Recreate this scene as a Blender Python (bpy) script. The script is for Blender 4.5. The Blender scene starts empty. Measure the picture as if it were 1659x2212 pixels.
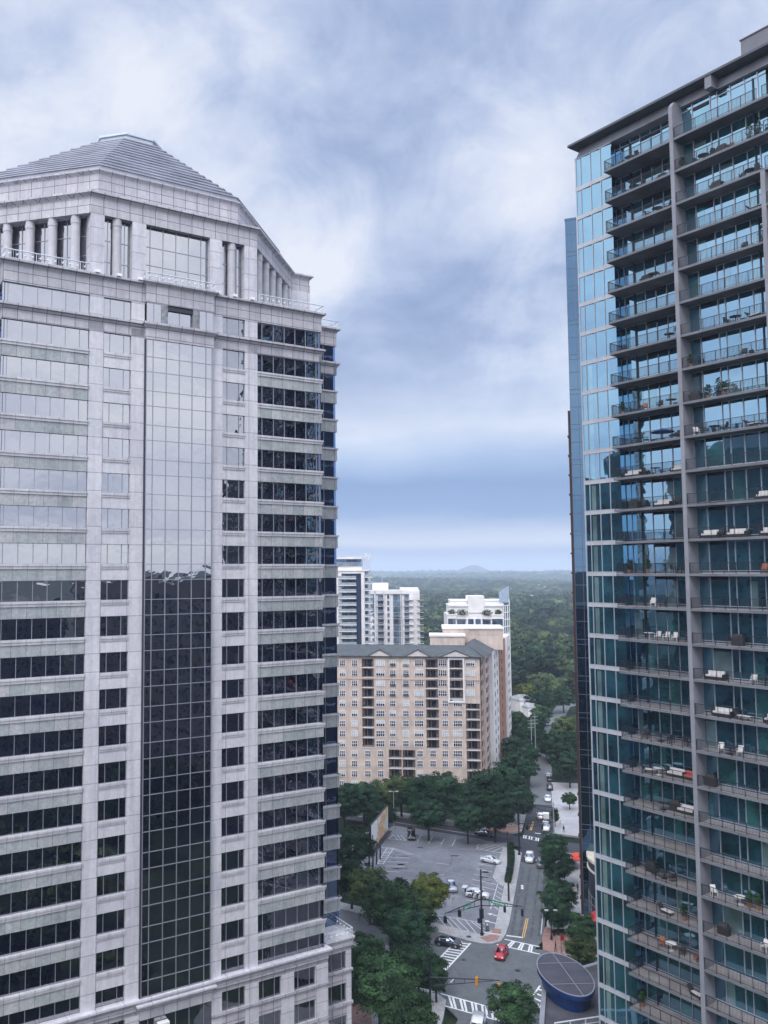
import bpy, math, random
import numpy as np
from math import sin, cos, tan, atan2, pi, radians, sqrt, hypot
from mathutils import Vector, Matrix
random.seed(7)
D = bpy.data
S = bpy.context.scene
COL = S.collection

# ------------------------------------------------------------------ camera
FPX, CX, CY = 1815.6, 669.7, 1106.0
PIT, ROL = radians(4.0908), radians(0.28918)
EYE = 66.0
_x = Vector((1, 0, 0)); _u = Vector((0, -sin(PIT), cos(PIT))); _w = Vector((0, cos(PIT), sin(PIT)))
_rx = _x * cos(ROL) - _u * sin(ROL); _up = _x * sin(ROL) + _u * cos(ROL)
cam = D.objects.new('camera', D.cameras.new('camera')); COL.objects.link(cam)
cam.matrix_world = Matrix.Translation((0, 0, EYE)) @ Matrix((_rx, _up, -_w)).transposed().to_4x4()
cam.data.sensor_fit = 'AUTO'; cam.data.sensor_width = 36.0
cam.data.lens = 36.0 * FPX / 2212.0
cam.data.shift_x = (829.5 - CX) / 2212.0
cam.data.clip_start = 0.5; cam.data.clip_end = 60000
S.camera = cam


def gnd(px, py, z=0.0):
    """survey helper: the spot on the level z that the photo shows at (px, py)"""
    d = _w + _rx * ((px - CX) / FPX) + _up * ((CY - py) / FPX)
    t = (z - EYE) / d.z
    return Vector((d.x * t, d.y * t, z))


def Z(ox, oy, k):
    return lambda x, y, z=0.0: gnd((ox + k * x) * .54, (oy + k * y) * .54, z)


g8 = Z(1340, 3050, .60277); g3 = Z(1700, 3400, .42194); g6 = Z(1850, 3200, .30139)
g4 = Z(1350, 3100, .30139); g5 = Z(1850, 2700, .30139)

# ------------------------------------------------------------------ mesh builder


def rgb(r, g, b):
    f = lambda c: ((c / 255 + .055) / 1.055) ** 2.4 if c > 10 else c / 255 / 12.92
    return (f(r), f(g), f(b), 1)


class MB:
    def __init__(self):
        self.v = []; self.f = []; self.m = []; self.mi = 0

    def mat(self, i):
        self.mi = i; return self

    def face(self, pts):
        n = len(self.v); self.v += [tuple(p) for p in pts]
        self.f.append(tuple(range(n, n + len(pts)))); self.m.append(self.mi)

    def box(self, x0, x1, y0, y1, z0, z1):
        if x0 > x1: x0, x1 = x1, x0
        if y0 > y1: y0, y1 = y1, y0
        n = len(self.v)
        self.v += [(x0, y0, z0), (x1, y0, z0), (x1, y1, z0), (x0, y1, z0), (x0, y0, z1), (x1, y0, z1), (x1, y1, z1), (x0, y1, z1)]
        for q in ((0, 3, 2, 1), (4, 5, 6, 7), (0, 1, 5, 4), (1, 2, 6, 5), (2, 3, 7, 6), (3, 0, 4, 7)):
            self.f.append(tuple(n + i for i in q)); self.m.append(self.mi)
        return self

    def obox(self, c, a, b, h):
        """box with base centre c, half vectors a and b (2-D), height h"""
        c = Vector(c); a = Vector((a[0], a[1], 0)); b = Vector((b[0], b[1], 0))
        if a.x * b.y - a.y * b.x < 0: b = -b
        self.prism([(c + s * a + t * b)[:2] for s, t in ((-1, -1), (1, -1), (1, 1), (-1, 1))], c.z, c.z + h)
        return self

    def prism(self, poly, z0, z1, caps=True, top=None):
        top = top or poly
        n = len(self.v); k = len(poly)
        if area(poly) < 0: poly = poly[::-1]; top = top[::-1]
        self.v += [(p[0], p[1], z0) for p in poly] + [(p[0], p[1], z1) for p in top]
        for i in range(k):
            j = (i + 1) % k
            self.f.append((n + i, n + j, n + k + j, n + k + i)); self.m.append(self.mi)
        if caps:
            self.f.append(tuple(n + k + i for i in range(k))); self.m.append(self.mi)
            self.f.append(tuple(n + i for i in reversed(range(k)))); self.m.append(self.mi)
        return self

    def rod(self, p, q, r0, r1=None, n=6):
        r1 = r0 if r1 is None else r1
        p = Vector(p); q = Vector(q); d = (q - p).normalized()
        a = d.cross(Vector((0, 0, 1)) if abs(d.z) < .9 else Vector((1, 0, 0))).normalized(); b = d.cross(a)
        k = len(self.v)
        for c, r in ((p, r0), (q, r1)):
            for i in range(n):
                t = 2 * pi * i / n
                self.v.append(tuple(c + a * (r * cos(t)) + b * (r * sin(t))))
        for i in range(n):
            j = (i + 1) % n
            self.f.append((k + i, k + n + i, k + n + j, k + j)); self.m.append(self.mi)
        self.f.append(tuple(k + i for i in range(n))); self.m.append(self.mi)
        self.f.append(tuple(k + n + i for i in reversed(range(n)))); self.m.append(self.mi)
        return self

    def ball(self, c, rx, ry, rz, nu=10, nv=7, bump=0, seed=0):
        rnd = random.Random(seed); k = len(self.v)
        for j in range(nv + 1):
            ph = pi * j / nv
            for i in range(nu):
                th = 2 * pi * i / nu
                s = 1 + bump * rnd.uniform(-1, 1)
                self.v.append((c[0] + rx * s * sin(ph) * cos(th), c[1] + ry * s * sin(ph) * sin(th), c[2] + rz * s * cos(ph)))
        for j in range(nv):
            for i in range(nu):
                i2 = (i + 1) % nu
                self.f.append((k + j * nu + i, k + (j + 1) * nu + i, k + (j + 1) * nu + i2, k + j * nu + i2)); self.m.append(self.mi)
        return self

    def mesh(self, name, mats, smooth=False):
        me = D.meshes.new(name)
        me.from_pydata(self.v, [], self.f)
        for m in (mats if isinstance(mats, (list, tuple)) else [mats]): me.materials.append(m)
        me.polygons.foreach_set('material_index', self.m)
        if smooth: me.polygons.foreach_set('use_smooth', [True] * len(self.f))
        uv = me.uv_layers.new(name='UVMap').data
        co = self.v
        arr = np.zeros(len(uv) * 2, dtype=np.float32)
        for p in me.polygons:
            n = p.normal
            if abs(n.z) < .6:
                l = hypot(n.x, n.y) or 1; tx, ty = -n.y / l, n.x / l
                for li, vi in zip(p.loop_indices, p.vertices):
                    c = co[vi]; arr[2 * li] = c[0] * tx + c[1] * ty; arr[2 * li + 1] = c[2]
            else:
                for li, vi in zip(p.loop_indices, p.vertices):
                    c = co[vi]; arr[2 * li] = c[0]; arr[2 * li + 1] = c[1]
        uv.foreach_set('uv', arr)
        me.update()
        return me

    def build(self, name, mats, parent=None, smooth=False, loc=(0, 0, 0), rz=0):
        o = D.objects.new(name, self.mesh(name, mats, smooth)); COL.objects.link(o)
        o.location = loc; o.rotation_euler = (0, 0, rz)
        if parent is not None: o.parent = parent
        return o


def area(p):
    return sum(p[i][0] * p[(i + 1) % len(p)][1] - p[(i + 1) % len(p)][0] * p[i][1] for i in range(len(p))) / 2


def offset(poly, d):
    """push every side of a plan polygon outwards by d"""
    s = 1 if area(poly) > 0 else -1
    n = len(poly); out = []
    for i in range(n):
        a, b, c = Vector(poly[i - 1][:2]), Vector(poly[i][:2]), Vector(poly[(i + 1) % n][:2])
        e1 = (b - a).normalized(); e2 = (c - b).normalized()
        n1 = Vector((e1.y, -e1.x)) * s; n2 = Vector((e2.y, -e2.x)) * s
        k = 1 + n1.dot(n2)
        m = (n1 + n2) / (k if abs(k) > .05 else .05)
        out.append((b.x + m.x * d, b.y + m.y * d))
    return out


class Seg:
    """a stretch of wall in plan: s along it, d outwards (to the right of p0->p1)"""
    def __init__(self, p0, p1):
        self.p = Vector(p0); q = Vector(p1); self.L = (q - self.p).length
        self.e = (q - self.p).normalized(); self.n = Vector((self.e.y, -self.e.x))

    def pt(self, s, d): return self.p + self.e * s + self.n * d

    def box(self, mb, s0, s1, d0, d1, z0, z1):
        a, b, c, d = self.pt(s0, d0), self.pt(s1, d0), self.pt(s1, d1), self.pt(s0, d1)
        mb.prism([a, b, c, d], z0, z1)


def empty(name, loc=(0, 0, 0), rz=0):
    o = D.objects.new(name, None); COL.objects.link(o); o.location = loc; o.rotation_euler = (0, 0, rz)
    o.empty_display_size = .5
    return o


def tag(o, label=None, cat=None, group=None, kind=None):
    if label: o['label'] = label
    if cat: o['category'] = cat
    if group: o['group'] = group
    if kind: o['kind'] = kind
    return o


def kids(o): return [c for c in D.objects if c.parent == o]


def copy_tree(o, parent=None, loc=None, rz=None, scale=None, label=None, group=None):
    c = o.copy(); COL.objects.link(c); c.parent = parent
    for ch in o.children: copy_tree(ch, c)
    if loc is not None: c.location = loc
    if rz is not None: c.rotation_euler = (0, 0, rz)
    if scale is not None: c.scale = scale
    if label: c['label'] = label
    if group: c['group'] = group
    return c


def adopt(o, parent, loc=None, rz=None):
    o.parent = parent
    if loc is not None: o.location = loc
    if rz is not None: o.rotation_euler = (0, 0, rz)
    return o

# ------------------------------------------------------------------ materials


def newmat(name):
    m = D.materials.new(name); m.use_nodes = True
    nt = m.node_tree; b = nt.nodes['Principled BSDF']
    return m, nt, b


def nd(nt, t, **k):
    n = nt.nodes.new(t)
    for a, v in k.items():
        if a in n.inputs.keys() if isinstance(a, str) else False: n.inputs[a].default_value = v
        else: setattr(n, a, v)
    return n


def noise(nt, vec, scale, detail=4, rough=.55, dist=0.0):
    n = nt.nodes.new('ShaderNodeTexNoise'); n.inputs['Scale'].default_value = scale
    n.inputs['Detail'].default_value = detail; n.inputs['Roughness'].default_value = rough
    n.inputs['Distortion'].default_value = dist
    if vec is not None: nt.links.new(vec, n.inputs['Vector'])
    return n


def ramp(nt, fac, stops):
    r = nt.nodes.new('ShaderNodeValToRGB'); cr = r.color_ramp
    while len(cr.elements) < len(stops): cr.elements.new(.5)
    for e, (p, c) in zip(cr.elements, stops):
        e.position = p; e.color = c if len(c) == 4 else (*c, 1)
    nt.links.new(fac, r.inputs['Fac'])
    return r


def mixc(nt, a, b, fac, mode='MIX'):
    m = nt.nodes.new('ShaderNodeMix'); m.data_type = 'RGBA'; m.blend_type = mode
    for s, v in ((m.inputs[0], fac), (m.inputs[6], a), (m.inputs[7], b)):
        if hasattr(v, 'is_output') or hasattr(v, 'links'): nt.links.new(v, s)
        else: s.default_value = v
    return m.outputs[2]


def plain(name, col, rough=.6, metal=0.0, var=.12, scale=.6, bump=0.0):
    m, nt, b = newmat(name)
    g = nt.nodes.new('ShaderNodeNewGeometry')
    n = noise(nt, g.outputs['Position'], scale, 5)
    c2 = tuple(c * (1 - var * 2) for c in col[:3]) + (1,)
    c1 = tuple(min(1, c * (1 + var)) for c in col[:3]) + (1,)
    r = ramp(nt, n.outputs['Fac'], [(.3, c2), (.7, c1)])
    nt.links.new(r.outputs['Color'], b.inputs['Base Color'])
    b.inputs['Roughness'].default_value = rough; b.inputs['Metallic'].default_value = metal
    if bump:
        n2 = noise(nt, g.outputs['Position'], scale * 12, 3)
        bp = nt.nodes.new('ShaderNodeBump'); bp.inputs['Strength'].default_value = bump; bp.inputs['Distance'].default_value = .05
        nt.links.new(n2.outputs['Fac'], bp.inputs['Height']); nt.links.new(bp.outputs['Normal'], b.inputs['Normal'])
    return m


def slabs(name, c1, c2, mortar, w, h, ms=.02, ou=0.0, ov=0.0, rough=.45, vein=.15, vscale=1.2, stag=0.0, streak=.14):
    """stone or panel cladding: joints and panel to panel tint from a brick pattern in metres"""
    m, nt, b = newmat(name)
    uv = nt.nodes.new('ShaderNodeUVMap'); uv.uv_map = 'UVMap'
    mp = nt.nodes.new('ShaderNodeMapping'); mp.inputs['Location'].default_value = (ou, ov, 0)
    nt.links.new(uv.outputs['UV'], mp.inputs['Vector'])
    br = nt.nodes.new('ShaderNodeTexBrick'); br.offset = stag; br.squash = 1
    br.inputs['Scale'].default_value = 1; br.inputs['Mortar Size'].default_value = ms; br.inputs['Mortar Smooth'].default_value = .3
    br.inputs['Brick Width'].default_value = w; br.inputs['Row Height'].default_value = h
    br.inputs['Color1'].default_value = c1; br.inputs['Color2'].default_value = c2; br.inputs['Mortar'].default_value = mortar
    nt.links.new(mp.outputs['Vector'], br.inputs['Vector'])
    g = nt.nodes.new('ShaderNodeNewGeometry')
    n = noise(nt, g.outputs['Position'], vscale, 6, .62, 1.2)
    r = ramp(nt, n.outputs['Fac'], [(.3, (1 - vein,) * 3), (.7, (1 + vein * .4,) * 3)])
    n3 = noise(nt, g.outputs['Position'], .12, 3)
    r3 = ramp(nt, n3.outputs['Fac'], [(.35, (.9, .9, .92)), (.65, (1.04, 1.04, 1.03))])
    c = mixc(nt, br.outputs['Color'], r.outputs['Color'], 1.0, 'MULTIPLY')
    c = mixc(nt, c, r3.outputs['Color'], 1.0, 'MULTIPLY')
    # rain streaks: narrow and tall
    ms_ = nt.nodes.new('ShaderNodeMapping'); ms_.inputs['Scale'].default_value = (1.6, 1.6, .10); nt.links.new(g.outputs['Position'], ms_.inputs['Vector'])
    n4 = noise(nt, ms_.outputs['Vector'], 1.0, 6, .65)
    r4 = ramp(nt, n4.outputs['Fac'], [(.34, (1 - streak, 1 - streak, 1 - streak * .9)), (.56, (1.03, 1.03, 1.03))])
    c = mixc(nt, c, r4.outputs['Color'], 1.0, 'MULTIPLY')
    nt.links.new(c, b.inputs['Base Color'])
    b.inputs['Roughness'].default_value = rough
    return m


def mirror_glass(name, tint, dark, refl=.7, wave=.12, wscale=.45, rough=.015, var=.25):
    wave *= 1.3
    """coated facade glass: mirror-like film over a dark room, every pane a little warped"""
    m, nt, b = newmat(name)
    nt.nodes.remove(b)
    out = nt.nodes['Material Output']
    g = nt.nodes.new('ShaderNodeNewGeometry')
    n = noise(nt, g.outputs['Position'], wscale, 2, .5, .4)
    bp = nt.nodes.new('ShaderNodeBump'); bp.inputs['Strength'].default_value = 1; bp.inputs['Distance'].default_value = wave * .1
    nt.links.new(n.outputs['Fac'], bp.inputs['Height'])
    gl = nt.nodes.new('ShaderNodeBsdfGlossy'); gl.inputs['Color'].default_value = tint; gl.inputs['Roughness'].default_value = rough
    nt.links.new(bp.outputs['Normal'], gl.inputs['Normal'])
    df = nt.nodes.new('ShaderNodeBsdfDiffuse')
    n2 = noise(nt, g.outputs['Position'], .35, 2, .5)
    r = ramp(nt, n2.outputs['Fac'], [(.35, dark), (.65, tuple(c * (1 + var * 4) for c in dark[:3]) + (1,))])
    nt.links.new(r.outputs['Color'], df.inputs['Color'])
    fr = nt.nodes.new('ShaderNodeFresnel'); fr.inputs['IOR'].default_value = 1.5
    mr = nt.nodes.new('ShaderNodeMapRange'); mr.inputs['To Min'].default_value = refl; mr.inputs['To Max'].default_value = 1.0
    nt.links.new(fr.outputs['Fac'], mr.inputs['Value'])
    mx = nt.nodes.new('ShaderNodeMixShader')
    nt.links.new(mr.outputs['Result'], mx.inputs['Fac']); nt.links.new(df.outputs['BSDF'], mx.inputs[1]); nt.links.new(gl.outputs['BSDF'], mx.inputs[2])
    nt.links.new(mx.outputs['Shader'], out.inputs['Surface'])
    return m


def leafmat(name, dark, light, scale=.5, yellow=None, rg=.74):
    m, nt, b = newmat(name)
    g = nt.nodes.new('ShaderNodeNewGeometry'); oi = nt.nodes.new('ShaderNodeObjectInfo')
    n = noise(nt, g.outputs['Position'], scale, 9, rg)
    dark = tuple(c * .55 for c in dark[:3]); light = tuple(c * 1.25 for c in light[:3])  # clump highlights and shade painted in by stretching the leaf tones
    stops = [(.36, dark), (.66, light)] + ([(.8, yellow)] if yellow else [])
    r = ramp(nt, n.outputs['Fac'], stops)
    hs = nt.nodes.new('ShaderNodeHueSaturation')
    mr = nt.nodes.new('ShaderNodeMapRange'); mr.inputs['To Min'].default_value = .75; mr.inputs['To Max'].default_value = 1.35
    nt.links.new(oi.outputs['Random'], mr.inputs['Value']); nt.links.new(mr.outputs['Result'], hs.inputs['Value'])
    nt.links.new(r.outputs['Color'], hs.inputs['Color'])
    nt.links.new(hs.outputs['Color'], b.inputs['Base Color'])
    b.inputs['Roughness'].default_value = .8
    b.inputs['Specular IOR Level'].default_value = .08
    return m


M = {}
M['granite'] = slabs('pink_granite', (.56, .555, .60, 1), (.62, .61, .65, 1), (.25, .24, .29, 1), 3.2, 2.1, .04, .05, -.05)
M['granite_s'] = slabs('pink_granite_small', (.41, .405, .44, 1), (.505, .49, .525, 1), (.15, .145, .19, 1), 1.62, 1.08, .05, .1, .35)
M['granite_g'] = slabs('grey_green_granite', (.33, .37, .38, 1), (.46, .465, .48, 1), (.20, .22, .26, 1), 1.62, 4.2, .04, .1, 0, vein=.3, vscale=1.6)
M['stone_trim'] = slabs('stone_trim', (.52, .515, .545, 1), (.59, .58, .61, 1), (.32, .3, .35, 1), 1.62, 30, .04, .1, 0)
M['roofmetal'] = plain('slate_blue_roof', (.35, .365, .43, 1), .55, .0, .12, .3)
M['roofedge'] = plain('pale_roof_edge', (.50, .56, .62, 1), .4, .2, .05)
M['glass_off'] = mirror_glass('office_glass', (.90, .91, .94, 1), (.0015, .002, .009, 1), .33, .10, .5)
M['glass_dark_reflect'] = mirror_glass('office_glass_dark_reflect', (.80, .83, .90, 1), (.0015, .002, .009, 1), .26, .16, .6)  # same glass, the wing's darker reflections put into tint and reflectance
M['glass_side'] = mirror_glass('office_glass_blue', (.35, .45, .62, 1), (.006, .010, .03, 1), .6, .10, .5)
M['mull'] = plain('mullion_metal', (.30, .31, .36, 1), .35, .4, .04)
M['groove'] = plain('dark_groove', (.02, .025, .045, 1), .5, 0, .05)
M['railw'] = plain('pale_rail', (.62, .66, .72, 1), .4, .3, .05)
M['lampw'] = plain('white_enamel', (.8, .8, .8, 1), .4, 0, .03)
M['inside'] = plain('dark_interior', (.015, .017, .03, 1), .8, 0, .05)
M['flatroof'] = plain('flat_roof_gravel', (.30, .31, .33, 1), .9, 0, .2, .4)

# ------------------------------------------------------------------ sky and sun
SUN_EL, SUN_AZ = 52.0, 205.0      # degrees; azimuth from north (+Y) clockwise
W = D.worlds.new('World'); S.world = W; W.use_nodes = True
nt = W.node_tree; nt.nodes.clear()
out = nt.nodes.new('ShaderNodeOutputWorld')
sky = nt.nodes.new('ShaderNodeTexSky'); sky.sky_type = 'NISHITA'; sky.sun_disc = False
sky.sun_elevation = radians(SUN_EL); sky.sun_rotation = radians(SUN_AZ)
bg1 = nt.nodes.new('ShaderNodeBackground'); bg1.inputs['Strength'].default_value = .08
nt.links.new(sky.outputs['Color'], bg1.inputs['Color'])
tc = nt.nodes.new('ShaderNodeTexCoord')
sep = nt.nodes.new('ShaderNodeSeparateXYZ'); nt.links.new(tc.outputs['Generated'], sep.inputs['Vector'])


def mth(op, a, b=None, c=None, clamp=False):
    n = nt.nodes.new('ShaderNodeMath'); n.operation = op; n.use_clamp = clamp
    for i, v in enumerate((a, b, c)):
        if v is None: continue
        if isinstance(v, (int, float)): n.inputs[i].default_value = v
        else: nt.links.new(v, n.inputs[i])
    return n.outputs[0]


zc = mth('MAXIMUM', sep.outputs['Z'], 0.0)
den = mth('ADD', zc, .16)
cu = mth('DIVIDE', sep.outputs['X'], den); cv = mth('DIVIDE', sep.outputs['Y'], den)
cmb = nt.nodes.new('ShaderNodeCombineXYZ'); nt.links.new(cu, cmb.inputs[0]); nt.links.new(cv, cmb.inputs[1])
cmb.inputs[2].default_value = 3.7
nA = noise(nt, cmb.outputs[0], .95, 8, .50, .35)
nB = noise(nt, cmb.outputs[0], 3.4, 8, .58, .3)
# domain-warped height gives the flat grey layers over the horizon
warp = mth('MULTIPLY_ADD', nA.outputs['Fac'], .10, -.05)
el = mth('ADD', zc, mth('MULTIPLY', warp, mth('MINIMUM', mth('MULTIPLY', zc, 6.0), 1.0)))
low = ramp(nt, el, [(0, rgb(200, 214, 238)), (.012, rgb(190, 206, 234)), (.024, rgb(176, 194, 226)), (.036, rgb(212, 220, 238)), (.050, rgb(192, 206, 233)),
                    (.068, rgb(144, 172, 216)), (.100, rgb(138, 166, 211)), (.135, rgb(180, 201, 235)), (.17, rgb(220, 230, 248)), (.22, rgb(200, 215, 242))])
nC = noise(nt, tc.outputs['Generated'], 7.5, 9, .62, .5)
cl = mth('ADD', mth('ADD', mth('MULTIPLY', nA.outputs['Fac'], .52), mth('MULTIPLY', nB.outputs['Fac'], .18)), mth('MULTIPLY', nC.outputs['Fac'], .30))
# individual cloud masses: (seen position, half sizes, tilt, thin + / thick -)
yy_ = mth('MAXIMUM', sep.outputs['Y'], .05); tx_ = mth('DIVIDE', sep.outputs['X'], yy_); tz_ = mth('DIVIDE', sep.outputs['Z'], yy_)
jx_ = mth('MULTIPLY_ADD', nB.outputs['Fac'], .12, -.06)
cloud = cl
for bx, by, rx, ry, ang, st_ in ((860, 430, 260, 75, 38, -.055), (1000, 720, 120, 190, -12, -.05), (50, 110, 130, 90, 0, -.05), (900, 40, 520, 90, 0, -.02), (1120, 520, 110, 90, 0, -.015), (620, 640, 70, 90, 0, .045),
                                 (540, 470, 90, 210, -42, .065), (240, 190, 200, 85, 15, .012), (1160, 330, 120, 170, 0, .06), (700, 620, 90, 130, 0, .03), (1120, 830, 110, 80, 0, .03), (800, 860, 120, 60, 0, -.02), (0, 420, 180, 90, 0, .03)):
    d_ = _w + _rx * ((bx - CX) / FPX) + _up * ((CY - by) / FPX); ca, sa = cos(radians(ang)), sin(radians(ang)); f_ = 1 / FPX / d_.y
    dx_ = mth('ADD', mth('SUBTRACT', tx_, d_.x / d_.y), jx_); dz_ = mth('SUBTRACT', mth('SUBTRACT', tz_, d_.z / d_.y), mth('MULTIPLY', jx_, .7))
    a_ = mth('ADD', mth('MULTIPLY', dx_, ca / (rx * f_)), mth('MULTIPLY', dz_, -sa / (rx * f_)))
    b_ = mth('ADD', mth('MULTIPLY', dx_, sa / (ry * f_)), mth('MULTIPLY', dz_, ca / (ry * f_)))
    g_ = mth('POWER', 2.718, mth('MULTIPLY', mth('ADD', mth('MULTIPLY', a_, a_), mth('MULTIPLY', b_, b_)), -.8))
    cloud = mth('MULTIPLY_ADD', g_, st_, cloud)
high = ramp(nt, cloud, [(.37, rgb(140, 160, 200)), (.435, rgb(162, 180, 216)), (.495, rgb(188, 202, 231)), (.55, rgb(214, 223, 243)), (.61, rgb(232, 237, 249))])
k1 = mth('MULTIPLY', mth('SUBTRACT', zc, .13), 7.0, clamp=True)
mxs = nt.nodes.new('ShaderNodeMix'); mxs.data_type = 'RGBA'
nt.links.new(k1, mxs.inputs[0]); nt.links.new(low.outputs['Color'], mxs.inputs[6]); nt.links.new(high.outputs['Color'], mxs.inputs[7])
# unseen deck behind and left: whiter, gain added to light facades and glass
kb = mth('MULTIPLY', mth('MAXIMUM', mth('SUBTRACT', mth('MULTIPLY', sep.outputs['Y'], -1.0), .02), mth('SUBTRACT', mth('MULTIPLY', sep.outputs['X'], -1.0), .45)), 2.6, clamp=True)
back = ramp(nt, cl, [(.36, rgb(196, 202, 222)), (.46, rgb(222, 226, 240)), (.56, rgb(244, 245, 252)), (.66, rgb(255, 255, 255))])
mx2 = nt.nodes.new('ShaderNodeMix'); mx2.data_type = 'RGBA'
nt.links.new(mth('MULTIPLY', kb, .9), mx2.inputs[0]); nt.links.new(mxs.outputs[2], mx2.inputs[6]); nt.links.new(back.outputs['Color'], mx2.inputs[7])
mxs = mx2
# the cloud deck is brightest overhead (overcast sky), and greyer than blue there
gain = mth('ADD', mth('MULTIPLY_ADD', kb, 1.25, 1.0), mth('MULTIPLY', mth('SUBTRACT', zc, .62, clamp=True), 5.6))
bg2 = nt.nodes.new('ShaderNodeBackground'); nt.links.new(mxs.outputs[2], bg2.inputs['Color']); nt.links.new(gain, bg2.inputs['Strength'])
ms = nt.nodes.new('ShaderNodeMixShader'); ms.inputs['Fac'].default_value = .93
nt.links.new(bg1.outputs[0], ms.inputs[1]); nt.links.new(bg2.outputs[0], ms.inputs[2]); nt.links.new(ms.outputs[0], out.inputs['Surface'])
sl = D.lights.new('sun', 'SUN'); sl.energy = 1.5; sl.angle = radians(18); sl.color = (1, .965, .92)
so = D.objects.new('sun', sl); COL.objects.link(so)
az, e_ = radians(SUN_AZ), radians(SUN_EL)
sd = Vector((sin(az) * cos(e_), cos(az) * cos(e_), sin(e_)))
so.rotation_euler = sd.to_track_quat('Z', 'Y').to_euler(); so.location = (0, 0, 300)
V = S.view_settings; V.view_transform = 'Standard'; V.look = 'None'; V.gamma = 1; V.use_curve_mapping = False; V.exposure = 0.10
S.cycles.use_denoising = True
S.cycles.max_bounces = 8; S.cycles.glossy_bounces = 4; S.cycles.diffuse_bounces = 3
S.cycles.volume_bounces = 1
# ================================================================== granite office tower
TA = empty('office_tower', (-16.09, 103.0, 0), radians(30.462))
tag(TA, 'pale granite office tower with mirror window bands and stepped slate roof on the left', 'office tower')
# local frame: x along the front, y into the building, z up
HEAD = lambda k: 19.0 + 4.2 * k
SILL = lambda k: HEAD(k) - 2.35
WL0, WL1, WR0, WR1 = -21.2, -11.35, 10.8, 20.65


def window_proto(name, w, h, cuts, mats=('glass_off', 'mull'), horiz=(), mw=.06):
    g = MB(); g.face([(0, 0, 0), (w, 0, 0), (w, 0, h), (0, 0, h)])
    o = g.build(name, M[mats[0]])
    m = MB()
    for c in cuts: m.box(c - mw / 2, c + mw / 2, -.09, .02, 0.02, h - .02)
    for c in horiz: m.box(0.02, w - .02, -.08, .015, c - mw / 2, c + mw / 2)
    m.box(0, w, -.05, .03, -.02, .05); m.box(0, w, -.05, .03, h - .05, h + .02)
    m.build('mullion', M[mats[1]], o)
    return o


def piece(name, mat, parent, *b):
    m = MB(); m.box(*b[:6])
    if len(b) > 6: m.box(*b[6])
    return m.build(name, mat, parent)


def cornice(mb, poly, z0, z1, d0, d1, n=3):
    """profile growing outwards from d0 to d1 (cove), then a flat lip"""
    for i in range(n):
        a, b = i / n, (i + 1) / n
        f = lambda t: d0 + (d1 - d0) * (1 - cos(t * pi / 2))
        h = z1 - z0; zz = z0 + h * .72
        mb.prism(offset(poly, f(a)), z0 + (zz - z0) * a, z0 + (zz - z0) * b, caps=True, top=offset(poly, f(b)))
    mb.prism(offset(poly, d1), z0 + (z1 - z0) * .72, z1)


SH = [(WL0, 0), (WR1, 0), (WR1, 5.1), (26.3, 5.1), (26.3, 34.3), (WR1, 34.3), (WR1, 39.4), (WL0, 39.4), (WL0, 34.3), (-26.9, 34.3), (-26.9, 5.1), (WL0, 5.1)]
core = MB(); core.prism(offset(SH, -.45), 0, 101.0); core.build('core', M['inside'], TA)
tdeck = MB(); tdeck.prism(offset(SH, -.5), 101.0, 101.3); tdeck.build('terrace_deck', M['flatroof'], TA)
# --- piers and spandrels of the front
piers = MB(); sp = MB(); trim = MB(); smallsp = MB()
P = [(WL1, -9.62), (-6.27, -4.62), (4.4, 5.8), (8.98, WR0)]
for a, b in P: piece('pier', M['granite'], TA, a, b, 0, .6, 17.1, 98.9)
GW, GN = [], []
for k in range(0, 20):
    z0, z1 = (HEAD(k), SILL(k + 1))
    if k < 19:
        for a, b in ((WL0, WL1), (WR0, WR1)):
            if k < 18: piece('spandrel', M['granite_g'], TA, a, b, .05, .5, z0, z1 - .3)
        for a, b in ((-9.62, -6.27), (5.8, 8.98)):
            if k < 18: piece('spandrel', M['granite'], TA, a, b, .06, .5, z0, z1 - .3)
            if k < 18:
                piece('sill', M['stone_trim'], TA, a + .01, b - .01, -.10, .5, z1 - .3, z1, (a + .01, b - .01, -.03, .45, z1 - .55, z1 - .3))
        if k < 18:
            for a, b in ((WL0 - .12, WL1 - .01), (WR0 + .01, WR1 + .12)):
                piece('sill', M['stone_trim'], TA, a, b, -.16, .5, z1 - .24, z1, (a + .05, b - .05, -.07, .45, z1 - .55, z1 - .24))
# --- side stretches of the shaft (and the back): spandrel bands with a ribbon of glass
side = MB(); ribs = MB(); glassr = MB(); shelf = MB()
for i in range(1, len(SH)):
    sg = Seg(SH[i], SH[(i + 1) % len(SH)])
    for k in range(0, 20):
        if k < 19: sg.box(side, 0.02 if i in (2, 10) else -.0, sg.L - .02, -.45, -.04, HEAD(k), SILL(k + 1) - .24)
        if k < 19: sg.box(shelf, -.1, sg.L + .1, -.45, .14, SILL(k + 1) - .24, SILL(k + 1))
        if i != 2:
            p, q = sg.pt(.02, -.28), sg.pt(sg.L - .02, -.28)
            glassr.face([(p.x, p.y, SILL(k)), (q.x, q.y, SILL(k)), (q.x, q.y, HEAD(k)), (p.x, p.y, HEAD(k))])
        if sg.L < 8 and i in (1, 3, 10):
            for s_ in (1.6, 3.2): sg.box(ribs, s_ - .04, s_ + .04, -.28, -.18, SILL(k), HEAD(k))
side.build('side_spandrel', M['granite_g'], TA); shelf.build('side_sill', M['stone_trim'], TA)
tag(glassr.build('side_window_ribbon', M['glass_side'], TA), kind='stuff'); ribs.build('mullion', M['mull'], TA)
# step front (the set-back bay at the right): own windows, right of the wing
stp = window_proto('window', 5.35, 2.35, (1.65, 3.4), ('glass_side', 'mull'))
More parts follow.
